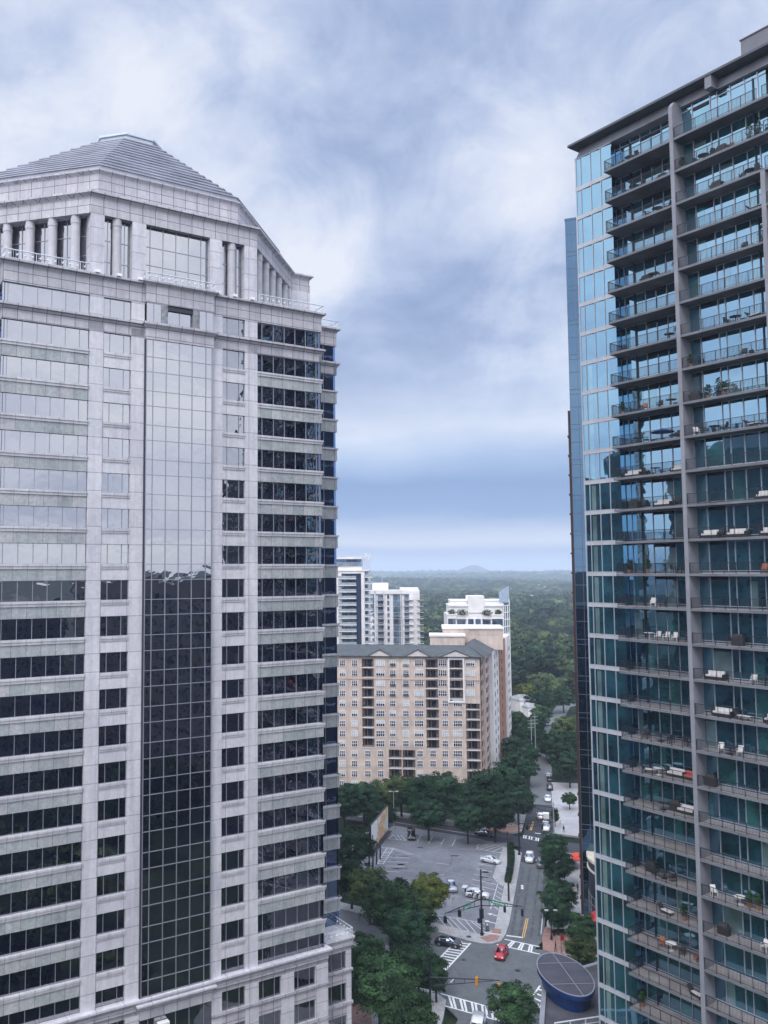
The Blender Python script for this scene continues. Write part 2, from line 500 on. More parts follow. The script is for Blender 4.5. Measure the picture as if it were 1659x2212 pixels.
# --- windows of the front, one object each
protos = {'l': (window_proto('window', 9.8, 2.35, (.62, 2.25, 3.9, 5.5, 7.1, 8.75), ('glass_off', 'mull')), WL0, [9.75]),
          'r': (window_proto('window', 9.8, 2.35, (.75, 2.45, 4.1, 5.75, 7.4, 9.05), ('glass_dark_reflect', 'mull')), WR0, []),
          'a': (window_proto('window', 3.33, 2.35, (.8, 2.5)), -9.61, []),
          'b': (window_proto('window', 3.16, 2.35, (.75, 2.4), ('glass_dark_reflect', 'mull')), 5.81, [])}
for key, (pr, x, _) in protos.items():
    for k in range(0, 20):
        o = pr if k == 0 else copy_tree(pr, TA)
        adopt(o, TA, (x + (.02 if key in 'lr' else 0), .28, SILL(k)), 0)
for k in range(0, 20):
    o = stp if k == 0 else copy_tree(stp, TA)
    adopt(o, TA, (WR1 + .1, 5.38, SILL(k)), 0)
# --- big bands: 95-96.4 and 98.9-101.5 with cornices
band = MB(); band.prism(offset(SH, .0), 98.85, 100.7)
cornice(band, SH, 100.7, 101.45, 0, .5)
for a, b in ((WL0, -4.6), (4.4, WR1)):
    pass
b2 = MB()
fl = offset(SH, .0)
b2.prism(fl, HEAD(18) + .01, 95.5); cornice(b2, SH, 95.5, 96.42, 0, .42)
band.build('cornice_band', M['granite_s'], TA); b2.build('cornice_band', M['granite_s'], TA)
# --- central glass bay
cb = MB(); cb.box(-4.45, 4.2, -.34, .4, 16.55, 94.4); bay = cb.build('curtain_wall', M['glass_off'], TA)
mm = MB()
for i in range(7):
    x = (-4.45, -3.6, -1.9, -.2, 1.5, 3.35, 4.2)[i]
    mm.box(x - .045, x + .045, -.42, -.3, 16.5, 94.4)
for k in range(0, 19):
    for z in (HEAD(k), SILL(k + 1)):
        if z < 94.3 and z > 16.6: mm.box(-4.48, 4.23, -.40, -.3, z - .04, z + .04)
mm.build('mullion', M['mull'], bay)
gr = MB(); gr.box(-4.62, -4.46, -.30, .3, 16.5, 94.4); gr.box(4.21, 4.4, -.02, .3, 16.5, 94.4); gr.build('side_reveal', M['groove'], TA)
box = MB(); box.box(-4.58, 4.36, -.5, .5, 94.4, 95.5)
rp = [(-4.58, -.5), (4.36, -.5), (4.36, .5), (-4.58, .5)]
cornice(box, rp, 95.5, 96.45, 0, .42)
box.box(-4.58, 4.36, -.5, .5, 98.95, 100.9); cornice(box, rp, 100.9, 101.6, 0, .5)
box.build('central_bay', M['granite_s'], TA)
fb = MB(); fb.box(-4.5, -1.8, -.2, .3, 96.45, 98.95); fb.box(1.56, 4.28, -.2, .3, 96.45, 98.95); fb.build('bay_backing', M['inside'], TA)
bw = window_proto('window', 1.85, 2.45, (.9,)); adopt(bw, TA, (-4.5, -.42, 96.47))
bw2 = copy_tree(bw, TA, (2.43, -.42, 96.47))
bw3 = window_proto('window', 3.3, 2.45, (1.65,)); adopt(bw3, TA, (-1.75, .0, 96.47))
GF_ = plain('grey_flank', (.24, .24, .27, 1), .5, 0, .3, 2); piece('bay_flank', GF_, TA, -2.65, -1.8, -.5, .3, 96.46, 98.94); piece('bay_flank', GF_, TA, 1.55, 2.42, -.5, .3, 96.46, 98.94)
hd = MB(); hd.box(-1.8, 1.55, -.3, .3, 98.35, 98.94); hd.build('bay_soffit', M['groove'], TA)
# --- base
BS = [(WL0 - .1, -.25), (WR1 + .25, -.25), (WR1 + .25, 1.4), (25.6, 1.4), (25.6, 38), (-26, 38), (-26, 1.4), (WL0 - .1, 1.4)]
bc = MB(); bc.prism(offset(BS, -.5), 0, 16.9); bc.build('base_core', M['inside'], TA)
bs = MB(); bsm = MB()
FR = [(WL0 - .1, WL0 + 1.8), (WL0 + 5.0, WL0 + 6.7), (WL1, -9.62), (-6.27, -4.62), (4.4, 5.8), (8.98, WR0), (13.99, 15.83), (19.04, WR1 + .25)]
for a, b in FR: piece('base_pier', M['granite'], TA, a, b, -.25, .4, 0, 15.3)
for z0, z1 in ((15.25, 16.15), (11.15, 12.9), (7.0, 8.7), (2.9, 4.5)):
    for a, b in ((WL0 - .1, -4.62), (4.4, WR1 + .25)): bsm.box(a, b, -.21, .4, z0, z1 - .35)
    for a, b in ((WL0 - .1, -4.62), (4.4, WR1 + .25)): bsm.box(a + .02, b - .02, -.40, .4, z1 - .35, z1)
bsm.box(-4.62, 4.4, -.6, .4, 14.8, 15.9)
cornice(bs, [(WL0 - .1, -.25), (WR1 + .25, -.25), (WR1 + .25, 5.1), (WL0 - .1, 5.1)], 16.15, 17.1, 0, .45)
cornice(bs, [(-4.7, -.65), (4.45, -.65), (4.45, .3), (-4.7, .3)], 15.9, 16.6, 0, .4)
sg = Seg((WR1 + .25, 1.4), (25.6, 1.4)); sg2 = Seg((25.6, 1.4), (25.6, 38)); sg3 = Seg((-26, 1.4), (WL0 - .1, 1.4))
for s_ in (sg, sg2, sg3):
    for z0, z1 in ((15.25, 16.15), (11.15, 12.9), (7.0, 8.7), (2.9, 4.5)):
        s_.box(bsm, 0.02, s_.L, -.4, -.03, z0, z1 - .35); s_.box(bsm, .05, s_.L + .15, -.4, .18, z1 - .35, z1)
    s_.box(bs, s_.L - .8, s_.L - .0, -.4, 0, 0, 15.3)
cornice(bs, [(WR1 + .25, 1.4), (25.6, 1.4), (25.6, 38), (WR1 + .25, 38)], 16.15, 17.1, 0, .35)
bs.build('base_pier', M['granite'], TA); bsm.build('base_band', M['granite_s'], TA)
bg_ = MB()
for a, b in ((WL0, -4.7), (4.42, WR1 + .2)): bg_.face([(a, 0.02, 0), (b, .02, 0), (b, .02, 15.3), (a, .02, 15.3)])
p, q = sg.pt(0, -.25), sg.pt(sg.L, -.25); bg_.face([(p.x, p.y, 0), (q.x, q.y, 0), (q.x, q.y, 15.3), (p.x, p.y, 15.3)])
p, q = sg2.pt(0, -.25), sg2.pt(sg2.L, -.25); bg_.face([(p.x, p.y, 0), (q.x, q.y, 0), (q.x, q.y, 15.3), (p.x, p.y, 15.3)])
bg_.face([(-4.6, -.3, 0), (4.4, -.3, 0), (4.4, -.3, 14.8), (-4.6, -.3, 14.8)])
bgo = bg_.build('base_window_ribbon', M['glass_off'], TA)
bm_ = MB()
for x in (-20.1, -18.6, -14.0, -12.4, -8.8, -7.1, 6.6, 8.2, 11.5, 13.1, 16.5, 18.2): bm_.box(x - .045, x + .045, -.06, .0, 0, 15.2)
for x in (-3.6, -1.9, -.2, 1.5, 3.35): bm_.box(x - .045, x + .045, -.38, -.3, 0, 14.8)
for s_ in (1.6, 3.2): sg.box(bm_, s_ - .045, s_ + .045, -.25, -.15, 0, 15.2)
bm_.build('mullion', M['mull'], bgo)
sc_ = MB(); sc_.box(-2.55, -1.2, -1.1, -.4, 13.3, 14.1); sc_.build('sconce_cap', M['lampw'], TA)
sc_ = MB(); sc_.box(-2.4, -1.35, -.9, -.4, 10.5, 13.3); sc_.build('sconce_body', M['glass_side'], TA)
# --- crown
CR = [(-11.35, 0), (10.75, 0), (22.9, 12.15), (26.0, 12.15), (26.0, 27.2), (22.9, 27.2), (10.75, 39.4), (-11.35, 39.4), (-23.5, 27.2), (-26.6, 27.2), (-26.6, 12.15), (-23.5, 12.15)]
cc = MB(); cc.prism(offset(CR, -2.0), 101.2, 109); cc.build('crown_core', M['inside'], TA)
lt = MB(); lt.prism(CR, 108.85, 109.95); lt.prism(offset(CR, -.06), 109.95, 110.65); cornice(lt, offset(CR, -.06), 110.65, 111.45, 0, .5)
lt.build('crown_lintel', M['granite_s'], TA)
cp = MB()
for a, b in ((-11.35, -9.7), (-6.25, -4.5), (4.0, 5.7), (8.9, 10.75)): piece('crown_pier', M['granite'], TA, a, b, .02, 1.9, 101.3, 108.85)
segs = [Seg(CR[i], CR[(i + 1) % 12]) for i in range(12)]
for i in (1, 6, 8, 10, 0, 5, 7):
    pass
for i, a, b in ((1, segs[1].L - 1.2, segs[1].L), (11, 0, 1.2), *[(i, 0, segs[i].L) for i in (2, 3, 4, 6, 8, 9, 10)]):
    cp = MB(); segs[i].box(cp, a, b, -1.9, -.02, 101.3, 108.85); cp.build('crown_pier', M['granite'], TA)
cg = MB(); cgm = MB()
def crown_glass(sg, s0, s1, d, z0, z1, cuts, zs):
    p, q = sg.pt(s0, d), sg.pt(s1, d)
    cg.face([(p.x, p.y, z0), (q.x, q.y, z0), (q.x, q.y, z1), (p.x, p.y, z1)])
    for c in cuts: sg.box(cgm, c - .04, c + .04, d, d + .08, z0, z1)
    for z in zs: sg.box(cgm, s0, s1, d, d + .07, z - .04, z + .04)
f0 = segs[0]
crown_glass(f0, 1.65, 5.1, -.95, 101.3, 108.85, (2.3, 3.35, 4.4), (103.5, 106.1))
crown_glass(f0, 6.85, 15.35, -.75, 101.3, 108.85, (7.6, 9.3, 11.0, 12.7, 14.4), (104.0, 106.3))
crown_glass(f0, 17.05, 20.25, -.95, 101.3, 108.85, (17.8, 18.6, 19.5), (103.5, 106.1))
for i in (1, 11):
    sg = segs[i]
    crown_glass(sg, 0 if i == 1 else 1.2, sg.L - (1.2 if i == 1 else 0), -1.35, 101.3, 108.85, [j * 1.55 + .85 for j in range(11) if j * 1.55 + .85 < sg.L - 1.2], (104.2, 106.6))
cgo = cg.build('crown_window', M['glass_off'], TA); cgm.build('mullion', M['mull'], cgo)
shd = MB()
cprof = [(0, .62), (.35, .62), (.36, .56), (3.2, .56), (3.24, .54), (6.6, .55), (6.62, .6), (7.1, .6), (7.12, .56), (7.55, .56)]
def column():
    m = MB()
    for (z0, r0), (z1, r1) in zip(cprof, cprof[1:]): m.rod((0, 0, z0), (0, 0, z1), r0, r1, 28)
    return m
c0 = column().build('column', plain('column_stone', (.46, .455, .49, 1), .6, 0, .08, 1.2), TA, smooth=False)
spots = [(-8.0, .62), (7.3, .62)]
for i, sgn in ((1, 1), (11, -1)):
    sg = segs[i]
    for j in range(5):
        s_ = 2.4 + 3.1 * j; s_ = s_ if i == 1 else sg.L - s_
        p = sg.pt(s_, -.62); spots.append((p.x, p.y))
for j, (x, y) in enumerate(spots):
    o = c0 if j == 0 else copy_tree(c0, TA)
    o.location = (x, y, 101.3)
# --- attic, stepped roof, cap
Q = [(-9.8, 2.3), (9.05, 2.3), (23.0, 16.25), (23.0, 23.1), (9.05, 37.1), (-9.8, 37.1), (-23.75, 23.1), (-23.75, 16.25)]
at = MB(); at.prism(Q, 111.4, 114.9); cornice(at, Q, 114.9, 115.5, 0, .35); at.build('attic', M['granite_s'], TA)
r8 = 1.95; ap = 4.7
C8 = [(-.4 - r8, 15.0), (-.4 + r8, 15.0), (-.4 + ap, 19.7 - r8), (-.4 + ap, 19.7 + r8), (-.4 + r8, 24.4), (-.4 - r8, 24.4), (-.4 - ap, 19.7 + r8), (-.4 - ap, 19.7 - r8)]
rf = MB(); re_ = MB(); N = 13
for i in range(N):
    t0, t1 = i / N, (i + 1) / N
    pl = [(a[0] * (1 - t0) + b[0] * t0, a[1] * (1 - t0) + b[1] * t0) for a, b in zip(offset(Q, -.15), C8)]
    z0 = 115.5 + 11.3 * t0; z1 = 115.5 + 11.3 * t1
    nx = [(a[0] * (1 - t1) + b[0] * t1, a[1] * (1 - t1) + b[1] * t1) for a, b in zip(offset(Q, -.15), C8)]
    # riser leaning in, narrow pale lip at each step
    mid = [(p[0] * .45 + q[0] * .55, p[1] * .45 + q[1] * .55) for p, q in zip(pl, nx)]
    rf.prism(pl, z0 + .18, z1 - .22); rf.prism(offset(pl, .14), z1 - .22, z1 - .08)
    re_.prism(offset(pl, -.25), z0 - .1, z0 + .19)  # dark inset bands: shade under each lip put into the colour
rfo = rf.build('roof', M['roofmetal'], TA); re_.build('step_shade_band', M['groove'], rfo)
cap = MB(); cap.prism(C8, 126.8, 127.8); cap.prism(offset(C8, .25), 127.8, 128.1); cap.build('roof_cap', M['roofedge'], TA)
# --- terrace railings, rosettes, floodlights
def railing(mb, mw, pts, z, h=1.05, step=.28, ros=.85):
    for (x0, y0), (x1, y1) in zip(pts, pts[1:]):
        L = hypot(x1 - x0, y1 - y0); ex, ey = (x1 - x0) / L, (y1 - y0) / L
        mb.rod((x0, y0, z + h), (x1, y1, z + h), .07, n=5); mb.rod((x0, y0, z + .12), (x1, y1, z + .12), .035, n=4)
        n = int(L / step)
        for i in range(n + 1):
            s_ = L * i / max(1, n)
            mb.rod((x0 + ex * s_, y0 + ey * s_, z), (x0 + ex * s_, y0 + ey * s_, z + h), .018 if i % 6 else .04, n=4)
        for i in range(int(L / ros)):
            s_ = ros * (i + .5)
            mw.ball((x0 + ex * s_, y0 + ey * s_, z + .55), .13, .13, .13, 6, 4)
def rail_run(*a):
    rl = MB(); rw = MB(); railing(rl, rw, *a); ro = rl.build('railing', M['railw'], TA); rw.build('rosette', M['lampw'], ro)
rail_run([(WL0 + .2, 5), (WL0 + .2, -.25), (WL1 - .1, -.25)], 101.45)
rail_run([(WR0 + .1, -.25), (WR1 + .2, -.25), (WR1 + .2, 4.9)], 101.45)
rail_run([(WR1 + .3, 4.85), (26.5, 4.85), (26.5, 12)], 101.45)
rail_run([(-4.7, .4), (-4.7, -.75), (4.4, -.75), (4.4, .4)], 101.6, 1.0)
rail_run([(WR1 + .4, 1.2), (25.7, 1.2), (25.7, 6.0)], 17.1)
fm = MB(); fm.box(-.28, .28, -.3, .1, 0, .34); fm.box(-.06, .06, -.05, .35, .05, .15)
f0_ = fm.build('floodlight', [M['lampw']], TA, loc=(-10.6, -.35, 101.5))
for x in (-8.0, -5.4, 4.9, 7.3, 9.8): o = copy_tree(f0_, TA); o.location = (x, -.35, 101.5)
# ================================================================== glass condominium tower
TB = empty('glass_condo_tower', (31.85, 97.0, 0), radians(-56.03))
tag(TB, 'blue glass residential tower with stacked open balconies, filling the right edge', 'apartment tower')
M['glass_condo'] = mirror_glass('condo_glass', (.32, .52, .69, 1), (.006, .026, .035, 1), .46, .08, .4, var=.8)
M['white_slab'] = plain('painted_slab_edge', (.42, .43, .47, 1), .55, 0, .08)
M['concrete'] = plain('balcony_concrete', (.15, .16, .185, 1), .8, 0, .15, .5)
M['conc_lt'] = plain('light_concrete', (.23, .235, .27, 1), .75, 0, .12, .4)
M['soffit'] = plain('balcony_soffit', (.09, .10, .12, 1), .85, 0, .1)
M['blackrail'] = plain('black_rail', (.018, .022, .035, 1), .45, .2, .05)
M['mullw'] = plain('pale_window_frame', (.40, .42, .47, 1), .4, .2, .04)
M['floorb'] = plain('balcony_floor', (.32, .30, .30, 1), .85, 0, .12)
ZB = lambda k: 107.4 - 3.5 * k        # underside of the slab below storey k (k = -1 is the top storey)
KB = 30
TW = 32.0
UL = (0, .75, 2.13, 3.5, 4.9)
CB = offset([(0, 0), (TW, 0), (TW, 24), (0, 24)], -.4)
o = MB(); o.prism([(.3, .35), (4.7, .35), (4.7, 1.65), (13.3, 1.65), (13.3, .75), (TW, .75), (TW, 24), (.3, 24)], 0, 114.5); o.build('core', M['inside'], TB)
# plain edge bands at the corner, slabs with overhang
bnd = MB(); slab = MB(); flo = MB(); fin = MB(); part_ = MB()
for k in range(-1, KB + 1):
    z = ZB(k)
    piece('slab_band', M['white_slab'], TB, -.06, 4.88, -.07, .6, z, z + .35, (-.07, .5, .6, 24, z, z + .35))
    if k >= 0:
        bnd.box(4.88, 13.1, 1.22, 1.6, z + .02, z + .28)
        bnd.box(13.5, TW, .36, .8, z + .02, z + .28)
for k in range(-1, KB + 1):
    z = ZB(k)
    for a, b, c in ((4.92, 13.12, 1.3), (13.48, TW, .5)):
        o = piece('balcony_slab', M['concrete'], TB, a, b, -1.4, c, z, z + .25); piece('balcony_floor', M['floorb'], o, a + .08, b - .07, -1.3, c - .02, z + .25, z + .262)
bnd.build('soffit_band', M['white_slab'], TB)
fin.box(13.08, 13.5, -1.46, .4, 0, 114.6)
fin.prism([(13.08, -1.46), (13.5, -1.46), (13.5, .4), (13.08, .4)], 114.6, 115.2, top=[(13.08, -1.0), (13.5, -1.0), (13.5, .4), (13.08, .4)])
piece('concrete_fin', M['conc_lt'], TB, 22.3, 22.72, -1.46, .4, 0, ZB(1)); piece('concrete_fin', M['conc_lt'], TB, 31.2, 31.6, -1.46, .4, 0, ZB(1))
fin.build('concrete_fin', M['conc_lt'], TB)
post = MB(); post.box(-.06, .1, -.06, .1, 0, 115); post.build('corner_post', M['mullw'], TB)
wp1 = window_proto('window', 4.9, 3.15, UL[1:4], ('glass_condo', 'mullw'), mw=.06)
g_ = MB()
for a_, b_ in zip(UL, UL[1:]): g_.face([(a_, 0, 0), (b_, .08 * (b_ - a_), 0), (b_, .08 * (b_ - a_), 3.15), (a_, 0, 3.15)])
wp1.data = g_.mesh('window', M['glass_condo'])
wp2 = window_proto('window', 8.2, 3.25, (.35, 1.65, 2.95, 4.25, 5.55, 6.85), ('glass_condo', 'mullw'), (2.75,), mw=.06)
wp3 = window_proto('window', 8.8, 3.25, (1.15, 3.1, 3.85, 5.25, 6.7, 8.0), ('glass_condo', 'mullw'), (2.75,), mw=.08)
ret = window_proto('window', 1.3, 3.25, (), ('glass_condo', 'mullw'))
rest = MB()
n_w = 0
for k in range(-1, KB + 1):
    z = ZB(k) + .3
    for pr, x, y in ((wp1, 0, 0.0), (wp2, 4.9, 1.3), (wp3, 13.5, .42)):
        if k > 26 and pr is not wp1: pass
        o = pr if k == -1 else copy_tree(pr, TB)
        adopt(o, TB, (x, y, z + (.05 if pr is wp1 else 0)), 0)
        if k == -1: o.scale = (1, 1, 1.15)
        n_w += 1
    rest.box(22.72, TW, .44, .46, z, z + 3.2)
    rest.face([(4.9, 1.3, z), (4.9, 0, z), (4.9, 0, z + 3.2), (4.9, 1.3, z + 3.2)])

rest.face([(TW, 0.4, 0), (TW, 24, 0), (TW, 24, 114.8), (TW, .4, 114.8)])
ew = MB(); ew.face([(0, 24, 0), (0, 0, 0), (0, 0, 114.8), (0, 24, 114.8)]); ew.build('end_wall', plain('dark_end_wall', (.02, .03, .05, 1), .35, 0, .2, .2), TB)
tag(rest.build('window_ribbon', M['glass_condo'], TB), kind='stuff')
D.objects.remove(ret.children[0]); D.objects.remove(ret)
# dark heads over the sliding doors, slender dark posts
dh = MB(); dp = MB()
for k in range(-1, KB + 1):
    z = ZB(k) + .3
    piece('blind_box', M['inside'], TB, 7.9, 10.45, 1.2, 1.26, z + 2.82, z + 3.15); piece('blind_box', M['inside'], TB, 14.75, 16.55, .32, .38, z + 2.82, z + 3.15)
    piece('slender_post', M['blackrail'], TB, 6.48, 6.6, 1.12, 1.26, z, z + 3.2); piece('slender_post', M['blackrail'], TB, 11.7, 11.82, 1.12, 1.26, z, z + 3.2); piece('slender_post', M['blackrail'], TB, 21.0, 21.1, .28, .4, z, z + 3.2)

# curtains, blinds and painted room light over some panes, a round column behind the corner glazing
CT = [mirror_glass('glass_with_curtain', (.31, .51, .68, 1), (.10, .15, .15, 1), .40, .08, .4, var=.3), mirror_glass('glass_painted_lit_room', (.31, .51, .68, 1), (.02, .075, .075, 1), .40, .08, .4, var=.5)]
rc_ = random.Random(17)
P2, P3 = (0, .35, 1.65, 2.95, 4.25, 5.55, 6.85, 8.2), (0, 1.15, 3.1, 3.85, 5.25, 6.7, 8.0, 8.8)
for k in range(-1, 27):
    z = ZB(k) + .36
    for P_, x, y in ((P2, 4.9, 1.284), (P3, 13.5, .404)):
        for a, b in zip(P_, P_[1:]):
            if b - a > .8 and rc_.random() < .24:
                f_ = rc_.choice((1, 1, .45, .7)); m_ = MB(); x0_, x1_ = x + a + .06, x + a + .06 + (b - a - .12) * f_
                m_.face([(x0_, y, z), (x1_, y, z), (x1_, y, z + 2.65), (x0_, y, z + 2.65)]); m_.build('curtain_or_lit_room', CT[rc_.random() < .55], TB)
    if k > 5:
        m_ = MB(); m_.face([(.98, .012, z + .05), (1.5, .052, z + .05), (1.5, .052, z + 3.0), (.98, .012, z + 3.0)]); m_.build('interior_column', CT[0], TB)
# roof
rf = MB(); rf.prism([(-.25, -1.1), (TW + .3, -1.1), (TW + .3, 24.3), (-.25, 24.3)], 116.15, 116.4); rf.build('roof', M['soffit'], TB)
uw = MB(); uw.prism([(0.02, .02), (TW, .02), (TW, 24), (.02, 24)], 114.9, 116.15, top=[(.4, .5), (TW, .5), (TW, 24), (.4, 24)]); uw.build('parapet_wall', M['conc_lt'], TB)
gu = MB(); gu.box(16.9, 17.6, -1.0, .3, 114.9, 116.15); gu.box(24.9, 25.6, -1.0, .3, 114.9, 116.15); gu.build('roof_bracket', M['conc_lt'], TB)
ph = MB(); ph.box(20.7, TW, -.9, 18, 116.41, 118.0); ph.box(20.6, TW, -1.0, 18.1, 118.0, 118.1); ph.build('penthouse', plain('grey_panel', (.15, .155, .18, 1), .6, 0, .1), TB)
# railings: one per balcony, shared mesh
def rail_mesh(x0, x1, y, ends):
    m = MB(); h = 1.1
    m.box(x0, x1, y - .03, y + .03, h - .05, h); m.box(x0, x1, y - .02, y + .02, .1, .14)
    n = int((x1 - x0) / .13)
    for i in range(n + 1):
        x = x0 + (x1 - x0) * i / n; w = .03 if i % 9 == 0 else .011
        m.box(x - w, x + w, y - w, y + w, 0 if i % 9 == 0 else .1, h)
    for xe, ye in ends:
        m.box(xe - .03, xe + .03, y, ye, h - .05, h); m.box(xe - .02, xe + .02, y, ye, .1, .14)
        n = int((ye - y) / .13)
        for i in range(n): yy = y + (ye - y) * i / n; m.box(xe - .011, xe + .011, yy - .011, yy + .011, .1, h)
    return m
ra = rail_mesh(4.98, 13.05, -1.34, [(4.98, 1.28)]).build('railing', M['blackrail'], TB)
rb = rail_mesh(13.55, 22.25, -1.34, []).build('railing', M['blackrail'], TB)
rc = rail_mesh(22.75, 31.1, -1.34, []).build('railing', M['blackrail'], TB)
for k in range(-1, 28):
    for r_ in (ra, rb, rc):
        o = r_ if k == -1 else copy_tree(r_, TB)
        o.location = (0, 0, ZB(k) + .26)

# ---------------------------------------------------------------- balcony furniture: things of their own
M['wicker'] = plain('dark_wicker', (.03, .028, .03, 1), .7, 0, .2, 6)
M['cushion'] = plain('white_cushion', (.74, .72, .72, 1), .8, 0, .05)
M['wood_or'] = plain('orange_brown_wood', (.32, .12, .06, 1), .6, 0, .2, 3)
M['leaf_pot'] = leafmat('potted_leaf', (.012, .03, .012, 1), (.04, .09, .03, 1), 3)
M['terracotta'] = plain('terracotta', (.34, .16, .09, 1), .8)
M['redcush'] = plain('coral_cushion', (.62, .14, .10, 1), .8)
M['bluecl'] = plain('blue_cloth', (.03, .09, .32, 1), .7)
def chair_m():
    m = MB(); m.box(-.26, .26, -.26, .26, .4, .46); m.prism([(-.26, .22), (.26, .22), (.26, .28), (-.26, .28)], .46, .95, top=[(-.24, .34), (.24, .34), (.24, .4), (-.24, .4)])
    for x in (-.24, .24):
        for y in (-.23, .24): m.box(x - .025, x + .025, y - .025, y + .025, 0, .4)
        m.box(x - .03, x + .03, -.22, .26, .64, .68); m.box(x - .02, x + .02, -.22, -.18, .46, .64)
    return m
def table_m():
    m = MB(); m.rod((0, 0, .7), (0, 0, .74), .55, n=18); m.rod((0, 0, .05), (0, 0, .7), .05, n=8); m.rod((0, 0, 0), (0, 0, .05), .3, n=12); return m
def sofa_m():
    m = MB(); m.box(-.95, .95, -.4, .4, .08, .32); m.box(-.95, .95, .28, .42, .32, .78); m.box(-1.0, -.86, -.4, .42, .08, .6); m.box(.86, 1.0, -.4, .42, .08, .6)
    m.mat(1); m.box(-.84, -.01, -.42, .27, .33, .5); m.box(.01, .84, -.42, .27, .33, .5)
    m.prism([(-.84, .1), (-.01, .1), (-.01, .26), (-.84, .26)], .51, .86); m.prism([(.01, .1), (.84, .1), (.84, .26), (.01, .26)], .51, .86); return m
def pot_m(h=1.5, seed=1):
    m = MB(); m.mat(1).rod((0, 0, 0), (0, 0, .42), .17, .25, 10); m.mat(0)
    r = random.Random(seed)
    for i in range(150):
        a = r.uniform(0, 2 * pi); z = .5 + (h - .5) * r.random(); rad = .42 * (1 - abs((z - .5) / (h - .5) - .4)) * r.random() ** .5
        c = Vector((cos(a) * rad, sin(a) * rad, z)); u = Vector((r.uniform(-1, 1), r.uniform(-1, 1), r.uniform(-.6, .9))).normalized() * .14
        w = u.cross(Vector((r.uniform(-1, 1), r.uniform(-1, 1), 1))).normalized() * .05
        m.face([c - u, c + w, c + u, c - w])
    m.mat(2).rod((0, 0, .4), (0, 0, h * .7), .025, n=5)
    return m
def grill_m():
    m = MB(); m.box(-.55, .55, -.28, .28, .02, .82); m.prism([(-.45, -.26), (.45, -.26), (.45, .26), (-.45, .26)], .82, 1.12, top=[(-.4, -.12), (.4, -.12), (.4, .12), (-.4, .12)])
    m.box(-.75, -.55, -.22, .22, .76, .8); m.box(.55, .75, -.22, .22, .76, .8); return m
def lounger_m():
    m = MB(); m.box(-.3, .3, -.9, .35, .28, .34); m.prism([(-.3, .35), (.3, .35), (.3, .42), (-.3, .42)], .3, .85, top=[(-.3, .75), (.3, .75), (.3, .82), (-.3, .82)])
    for x in (-.27, .27):
        for y in (-.85, .3): m.box(x - .025, x + .025, y - .03, y + .03, 0, .28)
    m.mat(1).box(-.28, .28, -.88, .33, .345, .42); return m
def umb_m():
    m = MB(); m.mat(0)
    for i in range(8):
        a, b = 2 * pi * i / 8, 2 * pi * (i + 1) / 8
        m.face([(0, 0, 1.35), (1.25 * cos(a), 1.25 * sin(a), .95), (1.25 * cos(b), 1.25 * sin(b), .95)])
        m.face([(0, 0, 1.31), (1.25 * cos(b), 1.25 * sin(b), .91), (1.25 * cos(a), 1.25 * sin(a), .91)])
    m.mat(1).rod((0, 0, 0), (0, 0, 1.4), .03, n=6); m.rod((0, 0, 0), (0, 0, .1), .25, n=10); return m
FUR = {}
def furn(kind):
    if kind in FUR: return FUR[kind], False
    mk = {'chair': ('patio_chair', chair_m, [M['wicker']]), 'wchair': ('patio_chair', chair_m, [M['cushion']]), 'ochair': ('adirondack_chair', chair_m, [M['wood_or']]),
          'table': ('patio_table', table_m, [M['wicker']]), 'wtable': ('patio_table', table_m, [M['cushion']]), 'sofa': ('patio_sofa', sofa_m, [M['wicker'], M['cushion']]),
          'rsofa': ('patio_sofa', sofa_m, [M['wicker'], M['redcush']]), 'plant': ('potted_plant', pot_m, [M['leaf_pot'], M['terracotta'], M['wicker']]),
          'topiary': ('potted_shrub', lambda: pot_m(2.0, 5), [M['leaf_pot'], M['wicker'], M['wicker']]), 'grill': ('covered_grill', grill_m, [M['wicker']]),
          'lounger': ('sun_lounger', lounger_m, [M['wicker'], M['cushion']]), 'umb': ('patio_umbrella', umb_m, [M['bluecl'], M['wicker']])}[kind]
    o = mk[1]().build(mk[0], mk[2]); FUR[kind] = o
    return o, True
ORD = ['top', 'second', 'third', 'fourth', 'fifth', 'sixth', 'seventh', 'eighth', 'ninth', 'tenth', 'eleventh', 'twelfth', 'thirteenth', 'fourteenth', 'fifteenth', 'sixteenth',
       'seventeenth', 'eighteenth', 'nineteenth', 'twentieth', 'twenty-first', 'twenty-second', 'twenty-third', 'twenty-fourth', 'twenty-fifth', 'twenty-sixth', 'twenty-seventh', 'twenty-eighth']
DESC = {'chair': ('dark wicker chair', 'chair'), 'wchair': ('white patio chair', 'chair'), 'ochair': ('orange brown wooden chair', 'chair'), 'table': ('dark round table', 'table'), 'wtable': ('white round table', 'table'),
        'sofa': ('dark sofa with white cushions', 'sofa'), 'rsofa': ('dark sofa with coral cushions', 'sofa'), 'plant': ('leafy terracotta potted plant', 'potted plant'), 'topiary': ('tall dark potted shrub', 'potted plant'),
        'grill': ('black covered grill', 'grill'), 'lounger': ('sun lounger with pale pad', 'lounger'), 'umb': ('low blue parasol', 'parasol')}
